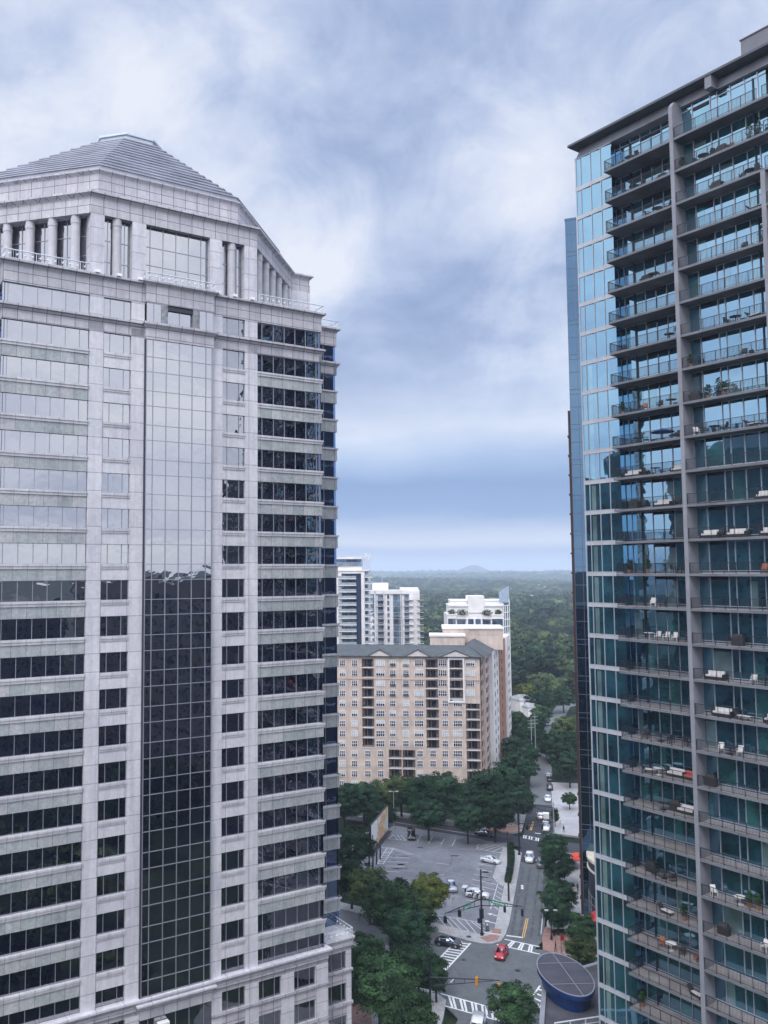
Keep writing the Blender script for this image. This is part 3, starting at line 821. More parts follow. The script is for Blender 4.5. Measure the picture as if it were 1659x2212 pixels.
ITEMS = {('L', -1): [('chair', 6.5, 0), ('table', 7.6, .1), ('chair', 8.6, 3)], ('L', 0): [('chair', 7.0, 1), ('table', 8.0, 0), ('chair', 9.0, 4), ('grill', 11.0, 0), ('topiary', 12.5, 0)],
         ('L', 1): [('chair', 9.6, 1.5), ('table', 10.7, 0), ('chair', 12.0, 4.5)], ('L', 3): [('grill', 8.6, 0), ('table', 9.9, 0), ('lounger', 11.2, 1.6), ('plant', 12.6, 0)],
         ('L', 5): [('plant', 12.6, 0), ('table', 11.6, 0), ('chair', 6.0, 0)], ('L', 7): [('ochair', 8.4, .4), ('chair', 10.2, 0), ('table', 11.5, 0), ('plant', 5.6, 0)],
         ('L', 8): [('umb', 10.4, 0), ('chair', 8.4, 2), ('table', 7.4, 0), ('chair', 12.2, 0)], ('L', 9): [('sofa', 6.3, 0), ('chair', 8.2, 1), ('table', 9.4, 0), ('sofa', 11.9, 0)],
         ('L', 10): [('grill', 6.2, 0), ('chair', 7.8, 0), ('sofa', 9.8, 0), ('chair', 11.8, 0)], ('L', 12): [('plant', 5.8, 0), ('plant', 8.1, 0), ('table', 12.0, 0), ('chair', 11.2, 1.5), ('chair', 12.7, 4.5)],
         ('L', 13): [('wchair', 8.6, .4), ('chair', 9.7, 5)], ('L', 14): [('wtable', 8.0, 0), ('wchair', 9.0, .1), ('wchair', 10.0, 0), ('wchair', 11.0, .2), ('chair', 12.5, 0)],
         ('L', 17): [('chair', 7.2, 0), ('table', 9.0, 0), ('chair', 10.1, 4), ('chair', 12.0, 1)], ('L', 18): [('lounger', 7.4, 2), ('wtable', 8.6, 0), ('sofa', 10.2, 0), ('rsofa', 12.0, 0)],
         ('L', 19): [('table', 9.0, 0), ('grill', 9.9, .3), ('sofa', 11.2, 0)], ('L', 21): [('chair', 7.8, 1), ('table', 8.8, 0), ('chair', 9.8, 4), ('grill', 6.9, 0)],
         ('L', 22): [('lounger', 8.8, 1.4), ('plant', 10.9, 0), ('topiary', 12.6, 0)], ('L', 23): [('ochair', 8.3, .4), ('wtable', 9.3, 0), ('ochair', 12.2, 5.8), ('chair', 10.6, 0)], ('L', 24): [('lounger', 11.8, 1.3)], ('L', 25): [('plant', 5.7, 0)],
         ('R', 0): [('plant', 13.9, 0), ('chair', 15.4, 1), ('table', 16.2, 0), ('chair', 17.0, 4), ('grill', 18.0, 0), ('ochair', 19.0, 0), ('topiary', 21.0, 0), ('topiary', 21.8, 0)],
         ('R', 1): [('grill', 17.3, 0), ('chair', 20.1, 0), ('table', 20.9, 0), ('chair', 21.7, 3)], ('R', 2): [('lounger', 21.1, 1.5)], ('R', 3): [('topiary', 21.8, 0), ('chair', 20.0, 0)],
         ('R', 5): [('chair', 18.0, 1), ('table', 18.8, 0), ('lounger', 20.6, 1.4)], ('R', 6): [('plant', 14.0, 0), ('chair', 19.5, 0)], ('R', 7): [('plant', 15.7, 0), ('topiary', 16.8, 0), ('grill', 14.2, 0), ('plant', 17.4, 0), ('wtable', 17.8, 0)],
         ('R', 8): [('wchair', 14.3, .8), ('table', 16.2, 0), ('chair', 15.3, 1.5), ('chair', 17.2, 4.6), ('lounger', 20.0, 1.4)], ('R', 10): [('sofa', 21.0, 0)], ('R', 11): [('sofa', 15.3, 0), ('chair', 16.4, 0), ('sofa', 18.0, 0), ('sofa', 21.3, 0)],
         ('R', 12): [('ochair', 20.6, .3), ('table', 21.5, 0)], ('R', 14): [('grill', 17.6, .2), ('chair', 21.6, 0)], ('R', 15): [('sofa', 15.2, 0), ('wchair', 19.1, .2), ('table', 20.2, 0)],
         ('R', 16): [('sofa', 15.8, 0), ('lounger', 17.8, 1.5), ('sofa', 20.9, 0)], ('R', 17): [('wchair', 15.6, .4), ('table', 16.5, 0), ('wchair', 17.5, .2), ('lounger', 20.8, 1.3)], ('R', 18): [('grill', 14.3, 0)],
         ('R', 21): [('wchair', 14.3, .9), ('wtable', 16.9, 0), ('plant', 17.8, 0), ('plant', 18.6, 0)], ('R', 22): [('grill', 15.0, 0), ('wchair', 19.1, 0)], ('R', 25): [('plant', 14.3, 0), ('wchair', 14.9, 0), ('topiary', 16.8, 0), ('plant', 17.9, 0)]}
PLC = ['left end', 'left of middle', 'middle', 'right of middle', 'right end']
Mb = Matrix.Translation((31.85, 97.0, 0)) @ Matrix.Rotation(radians(-56.03), 4, 'Z')
used = set()
for (b, k), L in ITEMS.items():
    x0, x1 = (5.0, 13.1) if b == 'L' else (13.5, 22.3)
    for kind, u, a in L:
        o, new = furn(kind)
        if not new: o = copy_tree(o)
        y = (-.35 if b == 'L' else -.5)
        if kind in ('sofa', 'rsofa', 'grill'): y = .35 if b == 'L' else -.25
        p = Mb @ Vector((u, y, ZB(k) + .265))
        o.location = p; o.rotation_euler = (0, 0, radians(-56.03) + a + (0 if kind != 'chair' else .2))
        pl = PLC[min(4, int((u - x0) / (x1 - x0) * 5))]
        side_ = 'left' if b == 'L' else 'right'
        lab = f"{DESC[kind][0]}, {pl}, {ORD[k + 1]} balcony down, {side_} stack"
        if lab in used:
            lab = f"second {DESC[kind][0]}, {pl}, {ORD[k + 1]} balcony down, {side_} stack"
        used.add(lab)
        tag(o, lab, DESC[kind][1], 'furniture on the tower balconies')
# ================================================================== ground, streets, pavements
def struct(o): o['kind'] = 'structure'; return o


def terrain_h(x, y):
    r = hypot(x, y)
    a = max(0.0, min(1.0, (r - 900) / 3000))
    h = 14 * a * (sin(x * .0021 + 1.3) * cos(y * .0017) + .6 * sin(x * .0047 + y * .0039))
    far = max(0.0, min(1.0, (r - 5000) / 6000))
    return h * (1 - .5 * far) + 46 * far + 8 * far * sin(x * .0011)


def flat_mb(): return MB()


def poly(mb, pts, z): mb.prism([(p[0], p[1]) for p in pts], z - .3, z)


def line(mb, a, b, w, z):
    a = Vector(a[:2]); b = Vector(b[:2]); d = (b - a).normalized(); n = Vector((-d.y, d.x)) * w / 2
    mb.prism([a - n, b - n, b + n, a + n], z - .003, z)


M['asph'] = slabs('asphalt_road', (.115, .128, .138, 1), (.135, .148, .158, 1), (.125, .138, .148, 1), 40, 40, 0, rough=.85, vein=.22, vscale=.35)
M['asph_dark'] = slabs('fresh_asphalt', (.035, .038, .05, 1), (.045, .05, .06, 1), (.04, .045, .055, 1), 40, 40, 0, rough=.85, vein=.2, vscale=.5)
M['asph_lot'] = slabs('worn_parking_asphalt', (.19, .20, .225, 1), (.205, .215, .24, 1), (.195, .205, .23, 1), 60, 60, 0, rough=.9, vein=.3, vscale=.16)
M['walk'] = slabs('concrete_pavement', (.36, .36, .38, 1), (.42, .42, .43, 1), (.24, .24, .26, 1), 1.8, 1.8, .03, rough=.85, vein=.15, vscale=.8)
M['kerb'] = plain('kerb_stone', (.40, .40, .41, 1), .8, 0, .12)
M['brickpav'] = slabs('red_brick_pavers', (.30, .17, .15, 1), (.36, .22, .19, 1), (.25, .17, .15, 1), .6, .3, .02, rough=.85, vein=.2, stag=.5)
M['paint'] = plain('white_road_paint', (.68, .70, .72, 1), .7, 0, .10, 2.5)
M['ypaint'] = plain('yellow_road_paint', (.70, .42, .12, 1), .7, 0, .10, 2.5)
M['soil'] = leafmat('undergrowth', (.006, .012, .008, 1), (.020, .034, .018, 1), .15)
M['hedge'] = leafmat('hedge_leaf', (.008, .022, .012, 1), (.03, .07, .03, 1), 1.5)

# far terrain: rings of growing size, the last one on the horizon
gm = MB(); rings = [0, 120, 250, 400, 600, 900, 1300, 1900, 2700, 3800, 5200, 7000, 9000, 11500, 15000]; NS = 96
for r in rings[1:]:
    for i in range(NS):
        a = 2 * pi * i / NS; x, y = r * cos(a), r * sin(a)
        gm.v.append((x, y, -.35 + (terrain_h(x, y) if r > 900 else 0)))
gm.v.append((0, 0, -.35)); c = len(gm.v) - 1
for i in range(NS):
    gm.f.append((c, i, (i + 1) % NS)); gm.m.append(0)
    for j in range(len(rings) - 2):
        a, b = j * NS + i, j * NS + (i + 1) % NS
        gm.f.append((a, a + NS, b + NS, b)); gm.m.append(0)
struct(gm.build('ground', M['soil']))

mdir = Vector((.300, .954)); mper = Vector((.954, -.300))
def strip(mb, pts, wl, wr, z):
    """carriageway along a centre line"""
    P_ = [Vector(p) for p in pts]; L_, R_ = [], []
    for i, p in enumerate(P_):
        d = (P_[min(i + 1, len(P_) - 1)] - P_[max(i - 1, 0)]).normalized(); n = Vector((d.y, -d.x))
        L_.append(p - n * wl); R_.append(p + n * wr)
    for i in range(len(P_) - 1):
        mb.face([(*L_[i], z), (*R_[i], z), (*R_[i + 1], z), (*L_[i + 1], z)])
# main street: near leg, intersection, far leg
st = MB(); strip(st, [(8, 88), (26.5, 133), (30.5, 146), (38.1, 156.9), (48, 188), (55.5, 211), (60, 226), (68.4, 256.4), (79.8, 297.2), (101, 361), (123, 416), (150, 440)], 3.2, 3.5, .012)
st.prism([(19.3, 136.0), (22, 128), (36, 124), (40, 150.6), (35.2, 157.8), (33, 154.6), (28, 155.2), (22, 159), (16, 148)], -.2, .008)
strip(st, [(-40, 186), (10, 163.5), (26, 149), (44, 145), (90, 126)], 6.0, 5.5, .004)
struct(st.build('street', M['asph']))
br_ = MB(); strip(br_, [(-40, 262), (0, 240.5), (24.4, 226.0), (45, 214.2), (56, 208.5), (90, 193), (160, 160)], 4.0, 4.2, .016); strip(br_, [(49.8, 195.5), (55.2, 210.5), (58.5, 222), (64.5, 243.5)], 3.4, 3.9, .020)
struct(br_.build('cross_street', M['asph_dark']))
lot = MB(); lp = [(5, 205), (10, 216), (22, 224.0), (40.8, 212.3), (47.5, 209.8), (46.8, 203), (44.3, 194.6), (41, 184), (33.4, 160), (31, 157.9), (23.8, 162.7), (12, 171), (8, 190)]
lot.prism(lp, -.3, .03); struct(lot.build('parking_lot', M['asph_lot']))
# pavements with kerbs
def pavement(name, pts, mat='walk', h=.15, lip=True):
    m = MB(); m.prism(pts, -.3, h); o = struct(m.build(name, M[mat])); return o
pavement('sidewalk', [(-20, 186), (8, 168.5), (22.5, 159.7), (28.1, 155.3), (30.1, 154.3), (32, 154.2), (33.7, 155.2), (35.3, 158.2), (37, 162.8), (43.2, 182.5), (46.7, 193.9), (49.2, 202.2), (47.6, 206), (46.9, 203), (44.5, 194.6), (41.1, 184), (33.5, 160), (31, 157.8), (23.8, 162.6), (9, 171.2), (-19, 189)])
pavement('sidewalk', [(41.6, 151.6), (42.2, 156.8), (45.5, 167.6), (49, 179), (52.9, 191), (57, 203.2), (72, 197), (66, 178), (56, 160), (50, 148.4), (43.6, 149.6)])
pavement('brick_pavement', [(40.2, 151.5), (41.5, 156.8), (43.2, 161), (49, 158.6), (47.5, 149.5), (42.0, 150)], 'brickpav', .165)
pavement('brick_pavement', [(30.2, 156.6), (31.2, 154.7), (33.1, 155.4), (34.4, 158.1), (34.9, 160.2), (33.4, 160.4), (32.6, 157.9)], 'brickpav', .165)
pavement('sidewalk', [(60.8, 216.9), (64.2, 228), (67.5, 241), (71.6, 256), (75, 268), (84, 266), (78, 243), (73, 223), (70, 212.5)])
pavement('sidewalk', [(0, 247), (24.4, 231.2), (42, 221.8), (50.2, 217.2), (53.5, 219.3), (56.8, 229), (61, 243), (57.6, 243.8), (53, 226), (42, 226), (24.4, 236), (2, 251)])
pavement('brick_pavement', [(44.3, 220.2), (50.4, 217.3), (53.2, 219.4), (54.0, 222.5), (48, 224.5)], 'brickpav', .165)
pavement('sidewalk', [(9, 142), (19.0, 137.5), (20.6, 134.6), (19.4, 129.6), (12, 106), (7, 112), (8, 130)])
pavement('sidewalk', [(36.9, 139.6), (34.9, 133.4), (31.5, 122), (27, 104), (31, 103), (36, 118), (42, 137.8)])
pavement('brick_plaza', [(4.5, 141.5), (9, 142), (8.5, 120), (8, 104), (6, 104), (6, 120)], 'brickpav', .16)
pavement('plaza', [(-30, 183), (4, 164), (16, 151), (8, 143), (4, 141), (-30, 150)], 'walk', .02)
# concrete island and sunken hedge between parking lot and street
m = MB(); isl = [g6(540, 630), g6(400, 1030), g6(470, 1120), g6(545, 1150), g6(585, 1120), g6(596, 640)]
m.prism([p[:2] for p in isl], -.3, .17); struct(m.build('concrete_island', M['walk']))
def leaf_cloud(m, cx, cy, cz, rx, ry, rz, n, size, rnd, box=False):
    for _ in range(n):
        if box: p = Vector((cx + rnd.uniform(-rx, rx), cy + rnd.uniform(-ry, ry), cz + rnd.uniform(-rz, rz)))
        else:
            while True:
                q = Vector((rnd.uniform(-1, 1), rnd.uniform(-1, 1), rnd.uniform(-1, 1)))
                if .25 < q.length < 1: break
            p = Vector((cx + q.x * rx, cy + q.y * ry, cz + q.z * rz))
        u = Vector((rnd.uniform(-1, 1), rnd.uniform(-1, 1), rnd.uniform(-.7, .7))).normalized() * size
        w = u.cross(Vector((rnd.uniform(-1, 1), rnd.uniform(-1, 1), rnd.uniform(-.2, 1)))).normalized() * size * .5
        m.face([p - u, p + w, p + u, p - w])
def hedge(name, pts, h, w, label, seed=1, dens=70):
    m = MB(); rnd = random.Random(seed)
    for a, b in zip(pts, pts[1:]):
        a = Vector(a[:2]); b = Vector(b[:2]); L = (b - a).length; d = (b - a) / L; n = Vector((-d.y, d.x))
        m.prism([a - n * w * .42, b - n * w * .42, b + n * w * .42, a + n * w * .42], 0.02, h * .9)
        for _ in range(int(L * dens)):
            s_ = rnd.random() * L; t = rnd.uniform(-.5, .5) * w; z = rnd.uniform(.2, 1) * h
            if abs(t) < w * .4: z = h * rnd.uniform(.88, 1.05)
            p = a + d * s_ + n * t
            u = Vector((rnd.uniform(-1, 1), rnd.uniform(-1, 1), rnd.uniform(-.7, .7))).normalized() * .16; q = u.cross(Vector((rnd.random(), rnd.random(), 1))).normalized() * .08
            p = Vector((p.x, p.y, z)); m.face([p - u, p + q, p + u, p - q])
    return tag(m.build(name, M['hedge']), label, 'hedge')
hedge('hedge', [g6(640, 620), g6(655, 760), g6(640, 900), g6(600, 1110)], 1.1, 1.5, 'long dark clipped hedge between the parking lot and the street pavement')
# ---- painted markings
mk = MB(); my = MB()
zl = .034
def L6(a, b, w=.12): line(mk, g6(*a), g6(*b), w, zl)
def L4(a, b, w=.12): line(mk, g4(*a), g4(*b), w, zl)
for a, b in (((205, 850), (400, 882)), ((180, 915), (400, 960)), ((155, 985), (390, 1030)), ((135, 1055), (450, 1125)), ((115, 1120), (440, 1195)), ((45, 1325), (200, 1352)), ((240, 738), (330, 752)),
             ((475, 1090), (372, 1450)), ((470, 1160), (565, 1215)), ((455, 1215), (555, 1280)), ((440, 1270), (545, 1335)), ((420, 1320), (540, 1375)), ((478, 1120), (580, 1150)), ((400, 1400), (500, 1480)),
             ((190, 650), (500, 705)), ((210, 590), (190, 650)), ((215, 600), (545, 600)), ((230, 655), (430, 605)), ((310, 672), (500, 610)), ((395, 690), (545, 620)), ((205, 640), (330, 600)), ((490, 700), (530, 690))): L6(a, b)
for a, b in (((530, 1025), (760, 1035)), ((690, 1090), (960, 1105)), ((650, 1150), (940, 1162)), ((640, 1208), (890, 1222)), ((650, 1280), (820, 1290)), ((560, 875), (640, 880)), ((530, 935), (590, 938)), ((530, 965), (740, 970)),
             ((740, 970), (1005, 1055)), ((700, 975), (955, 1060)), ((525, 1190), (655, 970)), ((605, 1185), (745, 975)), ((1060, 890), (1112, 790)), ((1210, 910), (1262, 820)), ((1370, 920), (1422, 850)), ((1520, 945), (1568, 855)),
             ((680, 850), (740, 795)), ((740, 795), (800, 860)), ((790, 800), (850, 865)), ((840, 800), (905, 870)), ((680, 850), (915, 872)), ((1310, 1170), (1480, 1190)), ((1370, 1325), (1420, 1332))): L4(a, b)
for i in range(8):
    t = (i + .5) / 8; L4((525 + 130 * t, 1190 - 220 * t), (605 + 140 * t, 1185 - 210 * t), .2)
for i, (a, b) in enumerate((((20, 640), (45, 690)), ((70, 610), (140, 730)), ((115, 620), (215, 745)), ((190, 640), (290, 765)), ((230, 640), (355, 770)), ((300, 655), (430, 785)), ((380, 665), (490, 795)), ((440, 680), (580, 790)), ((480, 690), (590, 770)))):
    line(mk, g3(*a), g3(*b), .12, zl)
line(mk, g3(70, 608), g3(580, 700), .12, zl)
for (a, b) in (((640, 614), (700, 630)), ((590, 680), (655, 692))):
    line(mk, g3(*a), g3(*b), .28, zl)
def tri(mb, c, d, s, z):
    c = Vector(c[:2]); d = Vector(d).normalized(); n = Vector((-d.y, d.x)); mb.prism([c + d * s, c + n * s * .6, c - n * s * .6], z - .003, z)
av = (g3(700, 630) - g3(640, 614)); tri(mk, g3(632, 612), (-av.x, -av.y), .9, zl); tri(mk, g3(663, 694), (av.x, av.y), .9, zl)
struct(mk.build('parking_lines', M['paint']))
mk = MB(); zr = .030
def ladder(a0, a1, b0, b1, ts, w=.32, ew=.3):
    a0, a1, b0, b1 = [Vector(p[:2]) for p in (a0, a1, b0, b1)]
    line(mk, a0, a1, ew, zr); line(mk, b0, b1, ew, zr)
    for t in ts: line(mk, a0.lerp(a1, t), b0.lerp(b1, t), w, zr + .004)
ladder(g3(755, 848), g3(1085, 918), g3(680, 898), g3(1090, 990), (.24, .30, .50, .56, .74, .80))
ladder(g3(150, 1363), g3(760, 1532), g3(190, 1480), g3(760, 1638), (.13, .19, .31, .37, .49, .55, .65, .71, .80, .85))
ladder(g3(1092, 1288), g3(975, 1448), g3(1200, 1330), g3(1085, 1495), (.2, .45, .7, .9), .4)
a0, a1, b0, b1 = [Vector(p[:2]) for p in (g3(432, 885), g3(192, 1145), g3(290, 870), g3(60, 1110))]
line(mk, a0, a1, .3, zr); line(mk, b0, b1, .3, zr)
for i in range(11): t = (i + .4) / 11; line(mk, a0.lerp(a1, t), b0.lerp(b1, t), .42, zr + .004)
line(mk, g3(772, 812), g3(930, 832), .45, zr)          # stop line
line(mk, g3(1050, 98), g3(1105, 106), .45, .034)
line(mk, g3(240, 1258), g3(285, 1215), .15, zr); line(mk, g3(1118, 600), g3(1100, 800), .12, zr)
a, b = g6(800, 480), g6(1195, 560)
ladder(g6(805, 468), g6(1200, 545), g6(800, 505), g6(1195, 585), (.03, .1, .22, .3, .45, .52, .68, .76, .9, .97), .3, .12)
for q in ((790, 1130), (792, 1160)): line(mk, g6(q[0], q[1]), g6(q[0] + 3, q[1] + 25), .5, zr)
line(mk, g6(960, 440), g6(1200, 470), .4, .034)
# lane line on the cross street behind the lot
line(mk, (2, 239.5), (24.4, 225.8), .15, .03); line(mk, (24.4, 225.8), (42, 215.8), .15, .03); line(mk, (25, 222.4), (42.3, 211.9), .15, .055)
struct(mk.build('street_markings', M['paint']))
my = MB()
for o_ in (-.16, .16):
    n = Vector((.954 * o_, -.3 * o_, 0)); line(my, g3(930, 830) + n, g3(970, 650) + n, .14, zr)
    line(my, g6(905, 405) + n, g6(940, 290) + n, .2, .034)
struct(my.build('centre_line', M['ypaint']))
# patches, manholes, cracks
pt = MB()
for (x, y, r) in ((880, 1145, .5), (365, 1042, .35), (415, 830, .45)):
    p = g3(x, y); pt.rod((p.x, p.y, -.02), (p.x, p.y, .035 if y != 830 else .17), r, n=14)
struct(pt.build('manhole_covers', M['blackrail']))
pt = MB(); p = g8(565, 565); pt.prism([(p.x + .9 * cos(i), p.y + .5 * sin(i)) for i in (0, 1, 2, 3, 4, 5)], 0, .034); p = g8(795, 620); pt.prism([(p.x + 1.3 * cos(i), p.y + .5 * sin(i)) for i in (0, 1.2, 2, 3.3, 4, 5)], 0, .034)
cr = [g8(770, 615), g8(778, 640), g8(768, 665), g8(758, 680)]
for a, b in zip(cr, cr[1:]): line(pt, a, b, .12, .035)
struct(pt.build('asphalt_patches', M['asph_dark']))
# distant mountain
mt = MB(); Y0 = 9000.; prof = [(-1, 0), (-.75, .12), (-.5, .38), (-.3, .62), (-.12, .82), (0, .90), (.12, .93), (.25, .86), (.45, .62), (.7, .28), (.85, .1), (1, 0)]
cxm = (1017 - CX) / FPX * Y0
rows = []
for j, f in enumerate((-.8, -.4, 0, .4, .8)):
    rows.append([(cxm + u * 275, Y0 + f * 320, 44 + 98 * h * (1 - abs(f) ** 1.5)) for u, h in prof])
for r0, r1 in zip(rows, rows[1:]):
    for i in range(len(prof) - 1): mt.face([r0[i], r0[i + 1], r1[i + 1], r1[i]])
struct(mt.build('mountain', plain('bare_granite_dome', (.05, .06, .07, 1), .9, 0, .3, .004), smooth=True))
# clearing with a pond far off
pd_ = MB(); c = gnd(1215, 1394, 0); pd_.prism([(c.x + 34 * cos(t / 9 * 2 * pi) * (1 + .12 * sin(3 * t)), c.y + 60 * sin(t / 9 * 2 * pi)) for t in range(9)], -.3, .3)
struct(pd_.build('meadow', leafmat('mown_grass', (.06, .09, .05, 1), (.10, .13, .08, 1), .05)))

# wheel-worn lanes, trench repairs and oil stains
wt = MB(); wo = MB()
def lane(mb, off, y0, y1, w, z=.026):
    a = Vector((35.0, 156.9)) + mdir * ((y0 - 156.9) / .954) + mper * off; b = Vector((35.0, 156.9)) + mdir * ((y1 - 156.9) / .954) + mper * off
    line(mb, a, b, w, z)
for o_ in (.9, 2.35): lane(wt, o_, 158, 193, .55)
lane(wt, 4.3, 158, 193, .35); lane(wt, 5.6, 158, 193, .35)
for (y, w) in ((176.5, 1.2), (170, .4), (183.5, .5)): lane(wo, 1.6, y, y + w, 2.9, .029)
rs_ = random.Random(4)
for i in range(26):
    t = rs_.random(); p = g6(300 + rs_.uniform(-60, 60), 830 + 65 * rs_.randrange(5)) if i < 13 else g4(820 + rs_.uniform(-90, 90), 1080 + 55 * rs_.randrange(4))
    r_ = rs_.uniform(.25, .6); wo.prism([(p.x + r_ * 1.6 * cos(k * 1.05) * rs_.uniform(.7, 1.1), p.y + r_ * sin(k * 1.05) * rs_.uniform(.7, 1.1)) for k in range(6)], .02, .0325)
struct(wt.build('wheel_tracks', plain('worn_asphalt', (.085, .095, .105, 1), .85, 0, .25, .8)))
struct(wo.build('asphalt_stains', plain('stained_asphalt', (.10, .105, .12, 1), .7, 0, .3, 1.2)))
# ================================================================== other buildings
def plane_frame(px, py, Y, ang):
    """building root at the point seen at (px,py) at distance Y; local x runs at compass angle ang, local y away"""
    d = _w + _rx * ((px - CX) / FPX) + _up * ((CY - py) / FPX); t = Y / d.y
    return Vector((d.x * t, Y, 0))


class Wall:
    """vertical wall plane used to read positions off the photograph in metres"""
    def __init__(s, o, deg):
        a = radians(deg); s.o = Vector((o[0], o[1], 0)); s.e = Vector((sin(a), cos(a), 0)); s.n = Vector((cos(a), -sin(a), 0)); s.rz = atan2(s.e.y, s.e.x)
    def uz(s, px, py):
        d = _w + _rx * ((px - CX) / FPX) + _up * ((CY - py) / FPX); E_ = Vector((0, 0, EYE))
        t = (s.o - E_).dot(s.n) / d.dot(s.n); q = E_ + d * t
        return (q - s.o).dot(s.e), q.z


M['peach'] = slabs('peach_stucco', (.58, .475, .415, 1), (.63, .525, .465, 1), (.50, .41, .36, 1), 30, 6.4, .08, rough=.85, vein=.22, vscale=.22)
M['peach2'] = plain('rose_stucco', (.52, .38, .33, 1), .85, 0, .15, .3)
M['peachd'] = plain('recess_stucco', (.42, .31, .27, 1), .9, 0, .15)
M['shingle'] = slabs('grey_shingles', (.065, .08, .09, 1), (.095, .11, .12, 1), (.06, .07, .08, 1), .8, .3, .03, rough=.85, vein=.25, vscale=.3)
M['whitep'] = plain('white_stucco', (.74, .72, .72, 1), .8, 0, .08, .2)
M['whitetrim'] = plain('white_trim', (.80, .79, .80, 1), .7, 0, .04)
M['pane'] = mirror_glass('window_pane', (.7, .8, .9, 1), (.006, .009, .022, 1), .10, .05, .5, var=1.0)
M['blind'] = plain('window_blind', (.50, .54, .58, 1), .6, 0, .12)
M['navy'] = plain('navy_panel', (.015, .035, .10, 1), .6, 0, .1)
M['glass_far'] = mirror_glass('far_glass', (.50, .62, .72, 1), (.05, .07, .10, 1), .5, .05, .3, var=.8)
M['darkglass'] = mirror_glass('dark_tower_glass', (.15, .26, .38, 1), (.003, .006, .014, 1), .50, .10, .3)
M['brick'] = slabs('brown_brick', (.06, .032, .03, 1), (.08, .04, .036, 1), (.06, .04, .04, 1), .4, .12, .02, rough=.9, vein=.2, stag=.5)

# ---------------- peach apartment block
o0 = plane_frame(1036, 1420, 258, 0)
PW = Wall((o0.x, o0.y), 98.5)          # local x runs to the right along the front; the corner is x = 0
TP = empty('apartment_building', (o0.x, o0.y, 0), PW.rz)
tag(TP, 'peach stucco apartment block with grey gabled roof behind the parking lot trees', 'apartment building')
def pz(x, y):                           # zoomed survey coordinates of that facade -> local x, z
    return PW.uz((1340 + .45811 * x) * .54, (2550 + .45811 * y) * .54)
EV = pz(1255, 168)[1]; XR = 0.0; XL = pz(-260, 168)[0]
FH = (pz(640, 225)[1] - pz(640, 225 + 88 * 10)[1]) / 10
holes = []                              # recessed balcony stacks: x0, x1, z0, z1
def stack(x0, x1, yt, yb): holes.append((pz(x0, 300)[0], pz(x1, 300)[0], pz(700, yb)[1], pz(700, yt)[1]))
stack(235, 338, 190, 960); stack(792, 900, 190, 978); stack(1000, 1116, 190, 548); stack(1138, 1258, 568, 1330); stack(462, 572, 985, 1390); stack(582, 690, 985, 1390)
holes.sort()
fm = MB(); xs = sorted({XL, 0.0, *[h[0] for h in holes], *[h[1] for h in holes]})
for a, b in zip(xs, xs[1:]):
    hs = [h for h in holes if h[0] <= a + .01 and h[1] >= b - .01]
    zc_ = 0
    for h in sorted(hs, key=lambda q: q[2]): 
        if h[2] > zc_: fm.box(a, b, 0, .5, zc_, h[2])
        zc_ = h[3]
    fm.box(a, b, 0, .5, zc_, EV)
fm.build('front_wall', M['peach'], TP)
rcs = MB()
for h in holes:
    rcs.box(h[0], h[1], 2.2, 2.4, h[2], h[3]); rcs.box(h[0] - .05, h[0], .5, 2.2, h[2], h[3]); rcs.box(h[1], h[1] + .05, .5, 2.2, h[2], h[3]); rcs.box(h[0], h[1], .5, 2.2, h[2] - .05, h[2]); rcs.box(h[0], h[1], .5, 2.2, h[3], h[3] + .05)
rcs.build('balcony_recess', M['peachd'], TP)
FLZ = [pz(640, 268 + 88 * i)[1] for i in range(14)]       # floor slabs
bsl = MB(); bsl.box(0, 1, -.12, 2.2, 0, .22); n_b = 0
slabm = bsl.mesh('balcony_slab', M['whitep'])
rlm = MB()
rlm.box(0, 1, -.06, -.02, 1.0, 1.06)
for i in range(22): rlm.box(i / 22, i / 22 + .014, -.06, -.03, .2, 1.02)
for i, c_ in enumerate((.25, .6)): rlm.box(c_ - .06, c_ + .1, 2.1, 2.19, .25, 2.3)
railm = rlm.mesh('balcony_rail', M['blackrail'])
dm = MB(); dm.box(.42, .78, 2.12, 2.19, .24, 2.35); doorm = dm.mesh('balcony_door', M['pane'])
for h in holes:
    for z in FLZ:
        if h[2] - .6 < z < h[3] - 1.5:
            for me, nm in ((slabm, 'balcony_slab'), (railm, 'railing'), (doorm, 'balcony_door')):
                o = D.objects.new(nm, me); COL.objects.link(o); o.parent = TP; o.location = (h[0], 0, z - .12); o.scale = (h[1] - h[0], 1, 1)
# windows
def win_mesh(w, h, cols, blind):
    m = MB(); m.box(-w / 2, w / 2, -.03, .02, 0, h); m.mat(1)
    m.box(-w / 2 - .06, w / 2 + .06, -.12, .03, -.1, 0); m.box(-w / 2 - .06, w / 2 + .06, -.10, .03, h, h + .1)
    for i in range(cols + 1):
        x = -w / 2 + w * i / cols; q = .075 if i in (0, cols) else .055; m.box(x - q, x + q, -.08, .03, 0, h)
    m.box(-w / 2, w / 2, -.07, .02, h * .5 - .06, h * .5 + .06); m.box(-w / 2, w / 2, -.06, .02, h * .78 - .03, h * .78 + .03)
    if blind: m.mat(2).box(-w / 2 + .07, w / 2 - .07, -.045, .02, h * (1 - blind), h - .02)
    return m.mesh('window', [M['pane'], M['whitetrim'], M['blind']])
WM = {}
for wd, cols in ((1.45, 3), (2.15, 4)):
    for bl in (0, .45, .97): WM[(wd, bl)] = win_mesh(wd * 1.22, 1.7, cols, bl)
rnd = random.Random(11)
